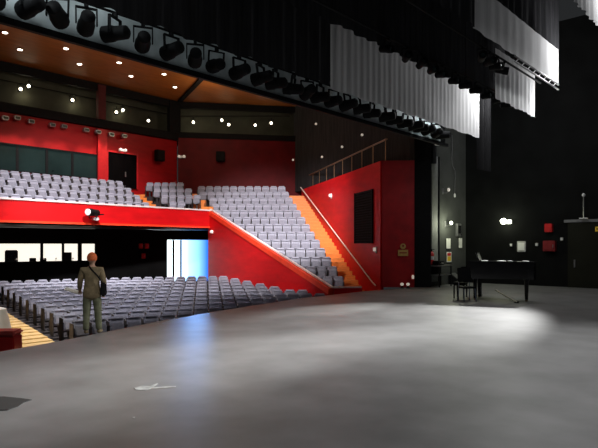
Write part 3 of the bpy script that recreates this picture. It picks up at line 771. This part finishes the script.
b = MB(); b.tube([(-.1, -.22, .08), (-.1, -.26, .1), (.1, -.26, .1), (.1, -.22, .08)], .012, M['metal'], 6); b.build('handle', t)
p = ps(456, 288, .7); t = thing('stage_monitor', 'dark wedge monitor with pale edge on the floor by the utility table', 'speaker', (p.x, p.y, 0), RZP)
b = MB(); b.prism([(-.3, -.2), (.3, -.2), (.3, .25), (-.3, .25)], 0, (lambda q: .22 if q[1] < 0 else .55), M['black']); b.build('cabinet', t)
b = MB(); b.box((0, -.0, .43), (.5, .42, .015), M['metal'], Matrix.Rotation(math.atan2(.33, .45), 3, 'X')); b.build('grille', t)
# posters, papers
def sheet(name, label, cat, px, py, w, h, m, off=.2, extra=None):
    p = ps(px, py, off); t = thing(name, label, cat, p, RZP)
    b = MB(); b.box((0, 0, 0), (w, .012, h), m); b.build('paper_sheet', t)
    if extra: extra(t)
    b = MB(); b.box((0, -.012, h*.44), (.04, .015, .03), M['metal']); b.build('pin', t)
def ex1(t):
    b = MB(); b.box((0, -.01, -.08), (.36, .008, .22), M['yellow']); b.build('yellow_panel', t)
    b = MB(); b.box((0, -.01, .13), (.36, .008, .14), M['redbox']); b.build('red_panel', t)
sheet('poster', 'white poster with yellow and red blocks low on the wall under the lamp', 'poster', 449, 257, .5, .5, M['paper'], .2, ex1)
sheet('notice', 'white paper notice directly below the bright wall lamp', 'notice', 448.5, 243.5, .42, .5, M['paper'])
sheet('notice', 'white paper notice below the grey control cabinet', 'notice', 460.5, 243, .36, .5, M['paper'])
p = ps(458.5, 230, .2); t = thing('control_cabinet', 'grey wall cabinet with dark window right of the bright lamp', 'cabinet', p, RZP)
b = MB(); b.box((0, .05, 0), (.44, .22, .66), M['metal'], bev=.02); b.build('case', t)
b = MB(); b.box((0, -.068, .02), (.30, .015, .40), M['black']); b.build('window_pane', t)
b = MB(); b.box((.16, -.075, -.24), (.05, .03, .08), M['black']); b.build('latch', t)
def worklamp(name, label, p, rz, m):
    t = thing(name, label, 'lamp', p, rz)
    b = MB(); b.box((0, .02, -.0), (.14, .05, .3), M['metal'], bev=.01); b.build('back_plate', t)
    b = MB(); b.tube([(0, 0, -.1), (0, -.2, -.1), (0, -.28, -.03)], .018, M['metal'], 6); b.build('arm', t)
    b = MB(); b.lathe([(.02, -.04), (.06, .0), (.075, .06), (.055, .11), (.02, .13)], m, 14, Matrix.Translation((0, -.3, 0))); b.build('bulb', t, True)
    return t
lp = ps(445.5, 224, .1); worklamp('wall_lamp', 'bright bare work lamp on the wall above the poster', lp, RZP, M['lens_cool'])
p = ps(443, 191, .1); worklamp('wall_lamp', 'small pale lamp high on the grey wall near the column', p, RZP, M['tiny'])
p = ps(452, 153, .2); t = thing('hanging_cable', 'thin pale cable hanging high on the grey wall', 'cable', p)
b = MB(); b.tube([(0, 0, .9), (.02, 0, .3), (-.03, 0, -.3), (.05, 0, -.6), (.25, -.05, -.9), (.3, 0, -2.0)], .018, M['metal'], 6); b.build('cable_run', t)
b = MB(); b.box((.3, 0, -2.1), (.08, .08, .2), M['white'], bev=.02); b.build('plug', t)

# stage-left wall fittings
RZL = -PI/2
WX = 27.58
p = at_X(507, 222, WX); t = thing('wall_lamp', 'bright twin bulb work lamp on the dark side wall above the piano', 'lamp', p, RZL)
b = MB(); b.box((0, -.03, 0), (.5, .06, .2), M['metal'], bev=.01); b.build('back_plate', t)
for dx, r in ((-.10, 1.1), (.20, .6)):
    b = MB(); b.lathe([(.05*r, -.10*r), (.12*r, -.03*r), (.14*r, .05*r), (.09*r, .13*r), (.02*r, .16*r)], M['lens_cool'], 14, Matrix.Translation((dx, -.2, 0))); b.build('bulb', t, True)
wl2 = p
def hangbox(name, label, cat, px, py, w, h, m, d=.2, face=None):
    p = at_X(px, py, WX); t = thing(name, label, cat, p, RZL)
    b = MB(); b.box((0, -d/2, 0), (w, d, h), m, bev=.02); b.build('case', t)
    b = MB(); b.box((0, -d-.008, 0), (w*.75, .015, h*.72), face or m, bev=.005); b.build('front_plate', t)
    return t
hangbox('alarm_box', 'small red alarm box, upper of the two red fittings on the dark wall', 'box', 549.5, 228, .34, .40, M['redbox'])
t = hangbox('hose_reel_cabinet', 'dull red hose cabinet, lower of the two red fittings on the dark wall', 'cabinet', 550.5, 246, .55, .50, mat('dull_red', (.22, .012, .014), .5), .25)
b = MB(); b.box((.2, -.28, 0), (.03, .04, .14), M['metal']); b.build('handle', t)
t = hangbox('notice_board', 'pale notice sheet on the dark wall behind the piano', 'notice', 521.5, 246.5, .42, .52, mat('grey_paper', (.42, .42, .40), .7), .03, M['paper'])
for px, py, lab in ((511.5, 245, 'small grey switch left of the pale notice'), (537, 244.5, 'small grey switch right of the pale notice'), (562, 239, 'small pale switch left of the dock door')):
    t = hangbox('wall_switch', lab, 'switch', px, py, .14, .16, M['metal'], .06, M['white'])
p = at_X(583.5, 220, 27.3); t = thing('pipe_stand', 'thin pale pipe with a small lamp above the dock door', 'pipe', (p.x, p.y, 3.13), RZL)
b = MB(); b.tube([(0, 0, 0), (0, 0, 1.0)], .02, M['metal'], 6); b.build('pipe', t)
b = MB(); b.box((-.0, 0, .02), (.34, .12, .04), M['white']); b.build('foot', t)
b = MB(); b.lathe([(.04, 1.0), (.08, 1.06), (.03, 1.15)], M['white'], 10); b.build('lamp_head', t)
p = at_X(596.5, 229, 27.5); t = thing('warning_sign', 'small yellow sign at the right edge on the dock door', 'sign', (27.49, p.y-.1, p.z), RZL)
b = MB(); b.box((0, 0, 0), (.3, .02, .22), M['yellow']); b.build('plate', t)
b = MB(); b.box((0, -.014, 0), (.2, .008, .05), M['black']); b.build('bar', t)

# ================================================================== PIANO GROUP
S = 1.02; Z = 1.38
pl, pr = at_z(477, 298.5, 0), at_z(529, 300.5, 0)
pc = (pl+pr)/2; rzp = math.atan2(pr.y-pl.y, pr.x-pl.x)
t = thing('grand_piano', 'black grand piano with closed lid standing on the right of the stage', 'piano', (pc.x, pc.y, 0), rzp)
# local: +x along the length towards the tail, keyboard at -x; straight (bass) side facing -y
def outline(o=0.):
    L0, L1, w = -1.05*S, 1.10*S, .74*S
    pts = [(L0-o, -w-o), (L1-.25*S, -w-o), (L1-.06*S, -w+.05*S-o*.7), (L1+o, -w+.25*S), (L1+o, -w+.45*S), (L1-.10*S+o*.7, -w+.66*S+o*.7), (L1-.38*S+o*.3, -w+.80*S+o)]
    pts += [(L1-.75*S, -w+.92*S+o), (L1-1.05*S, -w+1.18*S+o), (L1-1.3*S, w-.06*S+o), (L1-1.55*S, w+o), (L0-o, w+o)]
    return pts
b = MB(); b.prism(outline(), .56*Z, .97*Z, M['blackgloss']); b.build('case', t)
b = MB(); b.prism([p for p in outline(.015) if True], .972*Z, 1.0*Z, M['blackgloss']); b.build('lid', t)
b = MB(); b.box((-1.18*S, 0, .70*Z), (.26*S, 1.46*S, .06*S), M['blackgloss']); kb = b.build('key_bed', t)
b = MB(); b.box((-1.2*S, 0, .745*Z), (.15*S, 1.24*S, .03*S), M['ivory']); b.build('white_keys', kb)
b = MB()
for i in range(36):
    if i % 7 not in (2, 6): b.box((-1.165*S, (-.6+i*.0335)*S, .765*Z), (.09*S, .014*S, .02*S), M['black'])
b.build('black_keys', kb)
for s in (-1, 1): b = MB(); b.box((-1.18*S, s*.70*S, .80*Z), (.26*S, .07*S, .16*S), M['blackgloss'], bev=.02); b.build('key_cheek', t)
for x, y in ((-.85, -.58), (-.85, .58), (.80, -.42)):
    b = MB(); b.lathe([(.05*S, .06*S), (.055*S, .12*S), (.075*S, .5*Z), (.105*S, .558*Z)], M['blackgloss'], 10, Matrix.Translation((x*S, y*S, 0))); lg = b.build('leg', t, True)
    b = MB(); b.lathe([(.03*S, .0), (.045*S, .02*S), (.045*S, .05*S), (.02*S, .06*S)], M['brass'], 10, Matrix.Translation((x*S, y*S, 0))); b.build('caster', lg)
b = MB(); b.box((-.72*S, .08*S, .38*Z), (.03*S, .05*S, .52*Z), M['blackgloss']); b.box((-.72*S, -.08*S, .38*Z), (.03*S, .05*S, .52*Z), M['blackgloss']); b.box((-.75*S, 0, .11*S), (.12*S, .26*S, .06*S), M['blackgloss']); ly = b.build('pedal_lyre', t)
for y in (-.07, 0, .07): b = MB(); b.box((-.86*S, y*S, .09*S), (.14*S, .025*S, .012*S), M['brass']); b.build('pedal', ly)
b = MB(); b.box((-.80*S, 0, 1.115*Z), (.03*S, .72*S, .22*Z), M['blackgloss'], Matrix.Rotation(-.3, 3, 'Y')); b.build('music_desk', t)
cr, sr = math.cos(rzp), math.sin(rzp)
def pp(x, y, z): return (pc.x+cr*x-sr*y, pc.y+sr*x+cr*y, z)
for i, (x, y, a, lab) in enumerate(((-.55, -.45, .2, 'nearest the music desk'), (.0, -.40, -.3, 'in the middle of the piano lid'), (.30, -.55, .5, 'second from the tail on the piano lid'), (.78, -.45, .1, 'nearest the tail of the piano'))):
    o = MB(); o.box((0, 0, .012), (.21 if i != 2 else .12, .30 if i != 2 else .16, .02), M['paper'], bev=.004); ob = o.build('sheet_or_glint_slab', None); ob.location = pp(x*S, y*S, 1.001*Z); ob.rotation_euler = (0, 0, rzp+a)  # white slabs stand in for glints on the glossy lid
    tag(ob, 'white slab for a glint on the piano lid, '+lab if 'lid' not in lab and 'tail' not in lab else 'white slab for a glint, '+lab, 'papers', 'glints on the piano lid')
o = MB(); o.box((0, 0, .0), (.01, .46, .20), M['paper'], Matrix.Rotation(-.3, 3, 'Y')); ob = o.build('sheet_or_glint_slab'); ob.location = pp(-.845*S, 0, 1.14*Z); ob.rotation_euler = (0, 0, rzp); tag(ob, 'pale sheet music propped on the piano music desk', 'papers')
# bench
t = thing('piano_bench', 'black padded piano bench at the keyboard end of the piano', 'bench', pp(-1.45*S, .1, 0), rzp)
b = MB(); b.box((0, 0, .53), (.42, .85, .12), M['black'], bev=.03); b.build('seat', t)
for sx in (-1, 1):
    for sy in (-1, 1): b = MB(); b.tube([(sx*.17, sy*.37, 0), (sx*.17, sy*.37, .47)], [.022, .03], M['black'], 8); b.build('leg', t)
# black chair by the keyboard
t = thing('stacking_chair', 'dark chair with pale metal legs at the left end of the piano', 'chair', pp(-1.05*S, -1.15, 0), rzp+.6)
b = MB(); b.box((0, 0, .48), (.46, .46, .06), M['black'], bev=.02); b.build('seat', t)
b = MB(); b.box((0, .24, .90), (.46, .06, .50), M['black'], Matrix.Rotation(-.15, 3, 'X'), .02); b.build('backrest', t)
lm = mat('blue_grey_leg', (.16, .20, .26), .4, .1, metal=.4)
for sx in (-1, 1):
    for sy in (-1, 1): b = MB(); b.tube([(sx*.20, sy*.20, .45), (sx*.22, sy*.24, .0)], .018, lm, 8); b.build('leg', t)
for sx in (-1, 1): b = MB(); b.tube([(sx*.20, .2, .46), (sx*.20, .25, .9)], .014, lm, 6); b.build('back_post', t)
# pale leaning board and panel under the piano
t = thing('leaning_board', 'pale narrow board sloping down from under the piano to the floor', 'board', pp(.2, -1.0, 0), rzp)
b = MB(); b.box((0, 0, .21), (.78, .30, .04), mat('bleached_board', (.72, .70, .56), .5), Matrix.Rotation(.52, 3, 'Y')); b.build('plank', t)
b = MB(); b.box((.34, .0, .02), (.14, .34, .035), M['black']); b.build('rubber_foot', t)

# ================================================================== LEFT EDGE ITEMS
p = at_v(4, 331, 15.2); rzs = math.atan2(EDGE[3][1]-EDGE[2][1], EDGE[3][0]-EDGE[2][0])
# red padded block beside the aisle steps
t = thing('padded_block', 'red padded block at the left edge beside the pale timber steps', 'block', (*W((2-CX)/F*15.3, 15.3), -1.35), RZS+.1)
b = MB(); b.box((-.15, 0, .42), (1.15, .6, .82), M['redbox'], bev=.03); b.build('body', t)
b = MB(); b.box((-.15, 0, .91), (1.2, .66, .14), mat('lighter_red', (.62, .10, .09), .6), bev=.05); b.build('pad', t)  # pad in a lighter red than the body
# white cloth-draped stand
t = thing('draped_table', 'white cloth hanging over a small stand at the left edge', 'table', (*W((-4-CX)/F*17.0, 17.0), -1.35), RZS)
b = MB(); n = 24
prof = [(.10, 1.42), (.28, 1.36), (.34, 1.1), (.42, .7), (.52, .3)]
vs = []; fs = []
for r, z in prof:
    for k in range(n):
        a = 2*PI*k/n; rr = r*(1+.08*math.sin(6*a)*(1.5-z)); vs.append((rr*math.cos(a), rr*math.sin(a), z))
for i in range(len(prof)-1):
    for k in range(n): fs.append([i*n+k, (i+1)*n+k, (i+1)*n+(k+1) % n, i*n+(k+1) % n])
fs.append(list(range(n)))
b.add(vs, fs, M['white']); b.build('cloth', t, True)
b = MB(); b.tube([(0, 0, 0), (0, 0, 1.38)], .05, M['black'], 8); b.box((0, 0, .015), (.5, .5, .03), M['black']); b.build('stand', t)

# marks on the stage floor
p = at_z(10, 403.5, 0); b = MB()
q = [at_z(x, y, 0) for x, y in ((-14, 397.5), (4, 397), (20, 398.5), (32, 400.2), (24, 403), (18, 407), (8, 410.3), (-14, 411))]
b.prism([(v.x-p.x, v.y-p.y) for v in q], 0.002, .008, mat('dark_patch', (.018, .018, .018), .7)); o = b.build('floor_patch'); o.location = (p.x, p.y, 0); tag(o, 'flat dark patch on the stage floor at lower left', 'mat')  # thin dark polygon just above the stage floor
def tape(label, pts, px0):
    p = at_z(*px0, 0); bb = MB()
    for poly in pts:
        q = [at_z(x, y, 0) for x, y in poly]; bb.prism([(v.x-p.x, v.y-p.y) for v in q], .001, .004, mt)
    o = bb.build('tape_mark'); o.location = (p.x, p.y, 0); tag(o, label, 'tape')
mt = mat('worn_tape', (.30, .30, .29), .7, .4, 8)
tape('ragged pale tape mark on the stage floor, largest and left of centre', [[(134, 388), (142, 386), (150, 386.3), (153, 388.5), (146, 390.5), (136, 390)], [(150, 386.5), (157, 383), (158, 384), (152, 388)], [(152, 387.6), (176, 386), (176, 387.4), (152, 389)]], (150, 388))
tape('tiny pale spot of tape on the stage floor below the ragged mark', [[(132.5, 417), (135, 416.8), (134.8, 418.4), (132.6, 418.4)]], (134, 417))

# ================================================================== PERSON
def skin_mesh(name, joints, bones, m, sub=2, root=0):
    me = bpy.data.meshes.new(name); me.from_pydata([j[0] for j in joints], bones, []); me.update()
    o = bpy.data.objects.new(name, me); C.objects.link(o)
    o.modifiers.new('skin', 'SKIN'); md = o.modifiers.new('sub', 'SUBSURF'); md.levels = sub; md.render_levels = sub
    sv = me.skin_vertices[0].data
    for i, j in enumerate(joints):
        r = j[1]; sv[i].radius = r if isinstance(r, tuple) else (r, r)
        sv[i].use_root = (i == root)
    dg = bpy.context.evaluated_depsgraph_get(); me2 = bpy.data.meshes.new_from_object(o.evaluated_get(dg))
    bpy.data.objects.remove(o); me2.name = name
    me2.materials.clear(); me2.materials.append(m)
    for p in me2.polygons: p.use_smooth = True
    return me2
pf = at_z(92, 333.5, 0)
# local: faces +y (into the house), x to the right
def J(*a): return a
joints = [((0, 0, .93), (.15, .11)), ((0, .0, 1.08), (.135, .10)), ((0, .01, 1.26), (.155, .11)), ((0, 0, 1.40), (.13, .085)), ((0, .01, 1.49), .055), ((0, .025, 1.56), .062), ((0, .03, 1.64), (.078, .095)), ((0, .025, 1.705), (.066, .08)),
          ((-.10, 0, .88), .095), ((-.11, .02, .50), .062), ((-.12, -.02, .10), .042), ((-.13, .10, .035), (.042, .03)), ((-.135, .17, .025), (.036, .022)),
          ((.10, 0, .88), .095), ((.12, .03, .50), .062), ((.14, .0, .10), .042), ((.16, .12, .035), (.042, .03)), ((.175, .18, .025), (.036, .022)),
          ((-.19, 0, 1.40), .062), ((-.25, .00, 1.14), .044), ((-.27, .14, .95), .034), ((-.275, .20, .91), (.035, .02)),
          ((.19, 0, 1.40), .062), ((.25, -.03, 1.13), .044), ((.23, .10, .92), .034), ((.225, .15, .86), (.035, .02)),
          ((0, .125, 1.61), .016), ((-.085, .02, 1.62), .018), ((.085, .02, 1.62), .018)]
bones = [(0, 1), (1, 2), (2, 3), (3, 4), (4, 5), (5, 6), (6, 7), (0, 8), (8, 9), (9, 10), (10, 11), (11, 12), (0, 13), (13, 14), (14, 15), (15, 16), (16, 17),
         (3, 18), (18, 19), (19, 20), (20, 21), (3, 22), (22, 23), (23, 24), (24, 25), (6, 26), (6, 27), (6, 28)]
for side, hi, d in ((-1, 21, Vector((-.05, .55, -.4)).normalized()), (1, 25, Vector((-.03, .5, -.65)).normalized())):
    h = Vector(joints[hi][0]); across = Vector((side*1, 0, 0))
    for k, L in enumerate((.075, .085, .08, .062)):
        base = h+d*.035+across*((k-1.5)*.018); mid = base+d*L*.55; tip = mid+(d*.7+Vector((-side*.1, .1, -.5))).normalized()*L*.45
        i0 = len(joints); joints += [(tuple(base), .0095), (tuple(mid), .0085), (tuple(tip), .007)]
        bones += [(hi, i0), (i0, i0+1), (i0+1, i0+2)]
    i0 = len(joints); tb_ = h-across*.032+d*.01
    joints += [(tuple(tb_), .0105), (tuple(tb_+d*.045-across*.012), .0085)]; bones += [(hi, i0), (i0, i0+1)]
RZM = AZ-PI/2+.25
t = thing('person', 'standing person in khaki jacket and olive trousers near the stage edge, facing the seats', 'person', (pf.x, pf.y, 0.0), RZM)
bd = bpy.data.objects.new('body', skin_mesh('body', joints, bones, M['skin'])); C.objects.link(bd); bd.parent = t
jj = [((0, 0, .72), (.215, .165)), ((0, 0, .92), (.215, .165)), ((0, 0, 1.08), (.165, .13)), ((0, .01, 1.26), (.18, .135)), ((0, 0, 1.40), (.15, .105)), ((0, .005, 1.465), (.078, .075)),
      ((-.19, 0, 1.40), .082), ((-.25, .0, 1.14), .066), ((-.265, .12, .97), .052), ((.19, 0, 1.40), .082), ((.25, -.03, 1.13), .066), ((.235, .08, .95), .052)]
o = bpy.data.objects.new('jacket', skin_mesh('jacket', jj, [(0, 1), (1, 2), (2, 3), (3, 4), (4, 5), (4, 6), (6, 7), (7, 8), (4, 9), (9, 10), (10, 11)], M['jacket'])); C.objects.link(o); o.parent = t
jj = [((0, 0, 1.0), (.13, .10)), ((0, 0, .88), (.165, .125)), ((-.10, 0, .82), .112), ((-.11, .02, .50), .086), ((-.12, -.015, .22), .074), ((-.125, -.01, .07), .070), ((.10, 0, .82), .112), ((.12, .03, .50), .086), ((.138, .005, .22), .074), ((.145, .01, .07), .070)]
o = bpy.data.objects.new('trousers', skin_mesh('trousers', jj, [(0, 1), (1, 2), (2, 3), (3, 4), (4, 5), (1, 6), (6, 7), (7, 8), (8, 9)], M['trouser'])); C.objects.link(o); o.parent = t
for s, a, c in ((-1, (-.12, -.06), (-.138, .19)), (1, (.14, -.04), (.18, .20))):
    jj = [((a[0], a[1], .05), (.048, .05)), (((a[0]+c[0])/2, (a[1]+c[1])/2, .045), (.054, .044)), ((c[0], c[1], .034), (.044, .032))]
    o = bpy.data.objects.new('shoe', skin_mesh('shoe', jj, [(0, 1), (1, 2)], M['shoe'])); C.objects.link(o); o.parent = t
# knitted cap / orange head covering
b = MB(); bm = bmesh.new(); bmesh.ops.create_uvsphere(bm, u_segments=20, v_segments=14, radius=1)
bmesh.ops.delete(bm, geom=[v for v in bm.verts if v.co.z < -.62], context='VERTS')
for v in bm.verts: v.co = Vector((v.co.x*.108, .002+v.co.y*.122, 1.665+v.co.z*.128)) + Vector((0, -.012 if v.co.y < 0 else 0, 0))
b.bm(bm, M['orange']); b.build('cap', t, True)
# face
for s in (-1, 1):
    b = MB(); b.lathe([(.004, 0), (.011, .004), (.004, .008)], M['black'], 8, Matrix.Translation((s*.03, .128, 1.635)) @ Matrix.Rotation(-PI/2, 4, 'X')); b.build('eye', t)
b = MB(); b.box((0, .118, 1.575), (.045, .012, .01), mat('lip', (.40, .16, .13), .6), bev=.003); b.build('mouth', t)
# shoulder bag and paper
t2 = thing('shoulder_bag', 'black shoulder bag hanging at the right hip of the person', 'bag', (pf.x, pf.y, 0), RZM)
b = MB(); b.box((.25, -.10, .98), (.12, .24, .30), M['black'], bev=.03); b.build('bag_body', t2)
b = MB(); b.tube([(.24, -.17, 1.10), (.13, -.155, 1.28), (0, -.125, 1.42), (-.06, -.05, 1.50), (-.05, .08, 1.475), (.08, .165, 1.28), (.22, .09, 1.08)], .017, M['black'], 6); b.build('strap', t2)
t3 = thing('paper_sheets', 'white papers held out in the left hand of the person', 'papers', (pf.x, pf.y, 0), RZM)
b = MB(); b.box((-.43, .27, .93), (.34, .24, .012), M['paper'], Matrix.Rotation(.32, 3, 'Y') @ Matrix.Rotation(.2, 3, 'X')); b.build('top_sheet', t3)
b = MB(); b.box((-.42, .28, .918), (.34, .24, .006), M['white'], Matrix.Rotation(.32, 3, 'Y') @ Matrix.Rotation(.2, 3, 'X')); b.build('lower_sheet', t3)

# ================================================================== LIGHT
def spot(loc, tgt, e, size, blend=.5, col=(1, 1, 1), r=.15):
    L = bpy.data.lights.new('lamp', 'SPOT'); L.energy = e; L.spot_size = math.radians(size); L.spot_blend = blend; L.color = col; L.shadow_soft_size = r
    o = bpy.data.objects.new('spot_lamp', L); C.objects.link(o); o.location = loc
    o.rotation_euler = (Vector(tgt)-Vector(loc)).to_track_quat('-Z', 'Y').to_euler(); return o
def point(loc, e, col=(1, 1, 1), r=.1):
    L = bpy.data.lights.new('lamp', 'POINT'); L.energy = e; L.color = col; L.shadow_soft_size = r
    o = bpy.data.objects.new('point_lamp', L); C.objects.link(o); o.location = loc; return o
# house light from added lamps without fittings: towards the balcony, the raked block and the red walls
spot((11, 15, 11.3), (15, 28, 4.0), 13000, 46, .6, (1, .95, .96), .5)
spot((15, 14.5, 11.3), (24.5, 24, 2.8), 14000, 46, .7, (1, .95, .95), .5)
spot((11, 22.5, 11.4), (11.5, 23, -1), 6000, 80, .8, (1, .97, .98), .6)
spot((7.5, 12.5, 9), (12, 22, -.6), 3000, 46, .8, (1, .97, .98), .5)  # added frontal fill on the stalls seats
spot((18, 20, 11.4), (16.5, 20.5, -1), 3200, 60, .8, (1, .97, .98), .6)
spot((7, 17, 7.5), (20.2, 20.5, 1.2), 3600, 34, .7, (1, .93, .9), .4)  # added to brighten the sloping red parapet
point((14, 22, 9.6), 400, (1, .78, .55), .4)
point((22, 26, 10.2), 220, (1, .78, .55), .4)
spot((4, 15, 9), (7.4, 19.2, -1), 2200, 34, .8, (1, .95, .8), .4)  # added to brighten the left aisle and its steps
# side light from the stage-left wings across the floor
spot((27.2, 7.4, 6.5), (12.5, 7.7, 0), 34000, 26, 1., (1, 1, .98), .3)
spot((27.2, 5.6, 5.0), (5.0, 7.4, 0), 70000, 12, 1., (1, 1, .98), .3)
spot((27.2, 8.8, 5.5), (13.5, 10.6, 0), 26000, 10, 1., (1, 1, .96), .2)
spot((20, -4, 9.5), (8, 1.6, 0), 13000, 62, .9, (1, 1, 1), .6)  # added soft fill over the stage floor, no fitting
spot((3, 3, 9.5), (6, 10.5, 0.5), 1300, 50, .9, (1, .98, .95), .5)  # added spot on the standing person, no fitting
# added blue spot in the foyer, for the doorway's reflection on the stage front
q = at_z(190, 322, 0); x, y = W(-6.75, 37.0)
spot((x, y, 2.15), (q.x, q.y, 0), 2600, 3.6, .9, (.2, .45, 1), .2)
spot((5, 3, 2.5), (5, 9.5, 9.5), 160, 50, .9, (1, 1, 1), .3)  # added low spot, lifts the black border cloth
# points added beside the hanging cloths, standing in for light from the wings
point((22.0, 8.4, 8.2), 380, (1, 1, 1), .2)
point((16.5, 8.0, 8.8), 4, (1, 1, 1), .2)
point((18.9, 4.9, 7.9), 130, (1, 1, 1), .2)
point((19.2, 5.9, 6.6), 70, (1, 1, 1), .2)
point((18.4, 3.3, 9.2), 110, (1, 1, 1), .2)
# work lamps on the walls
point((lp.x-.2, lp.y-.55, lp.z), 60, (.95, 1, .72), .12)
point((wl2.x-.6, wl2.y, wl2.z), 30, (.95, 1, .72), .15)
# added points, hidden behind the border, brighten the pale strip over the stage front
point((3.2, 10.35, 7.6), 150, (.9, 1, 1), .15)
point((5.8, 10.35, 7.7), 22, (.9, 1, 1), .15)
point((9.5, 10.2, 8.2), 5, (.9, 1, 1), .15)
point((20.8, 10.3, 7.6), 110, (.95, 1, 1), .15)
# gallery glow
for px in (26, 76, 121): p = at_Y(px, 100, WY+1.1); point((p.x, p.y-.1, 10.7), 10, (1, .9, .6), .1)
for px in (195, 227, 265): p = at_v(px, 118, 40.1); point((p.x, p.y, 10.6), 10, (1, .9, .6), .1)
w = bpy.data.worlds.new('dim_air'); sc.world = w; w.use_nodes = True
w.node_tree.nodes['Background'].inputs[0].default_value = (.9, .95, 1, 1); w.node_tree.nodes['Background'].inputs[1].default_value = .02

# ================================================================== CAMERA
cam = bpy.data.cameras.new('camera'); cam.sensor_width = 36; cam.lens = F/598*36; cam.shift_y = (HOR-224)/598; cam.clip_end = 300
co = bpy.data.objects.new('camera', cam); C.objects.link(co); co.location = (0, 0, EYE); co.rotation_euler = (PI/2, 0, AZ-PI/2)
sc.camera = co
sc.view_settings.view_transform = 'Standard'
sc.cycles.use_denoising = True
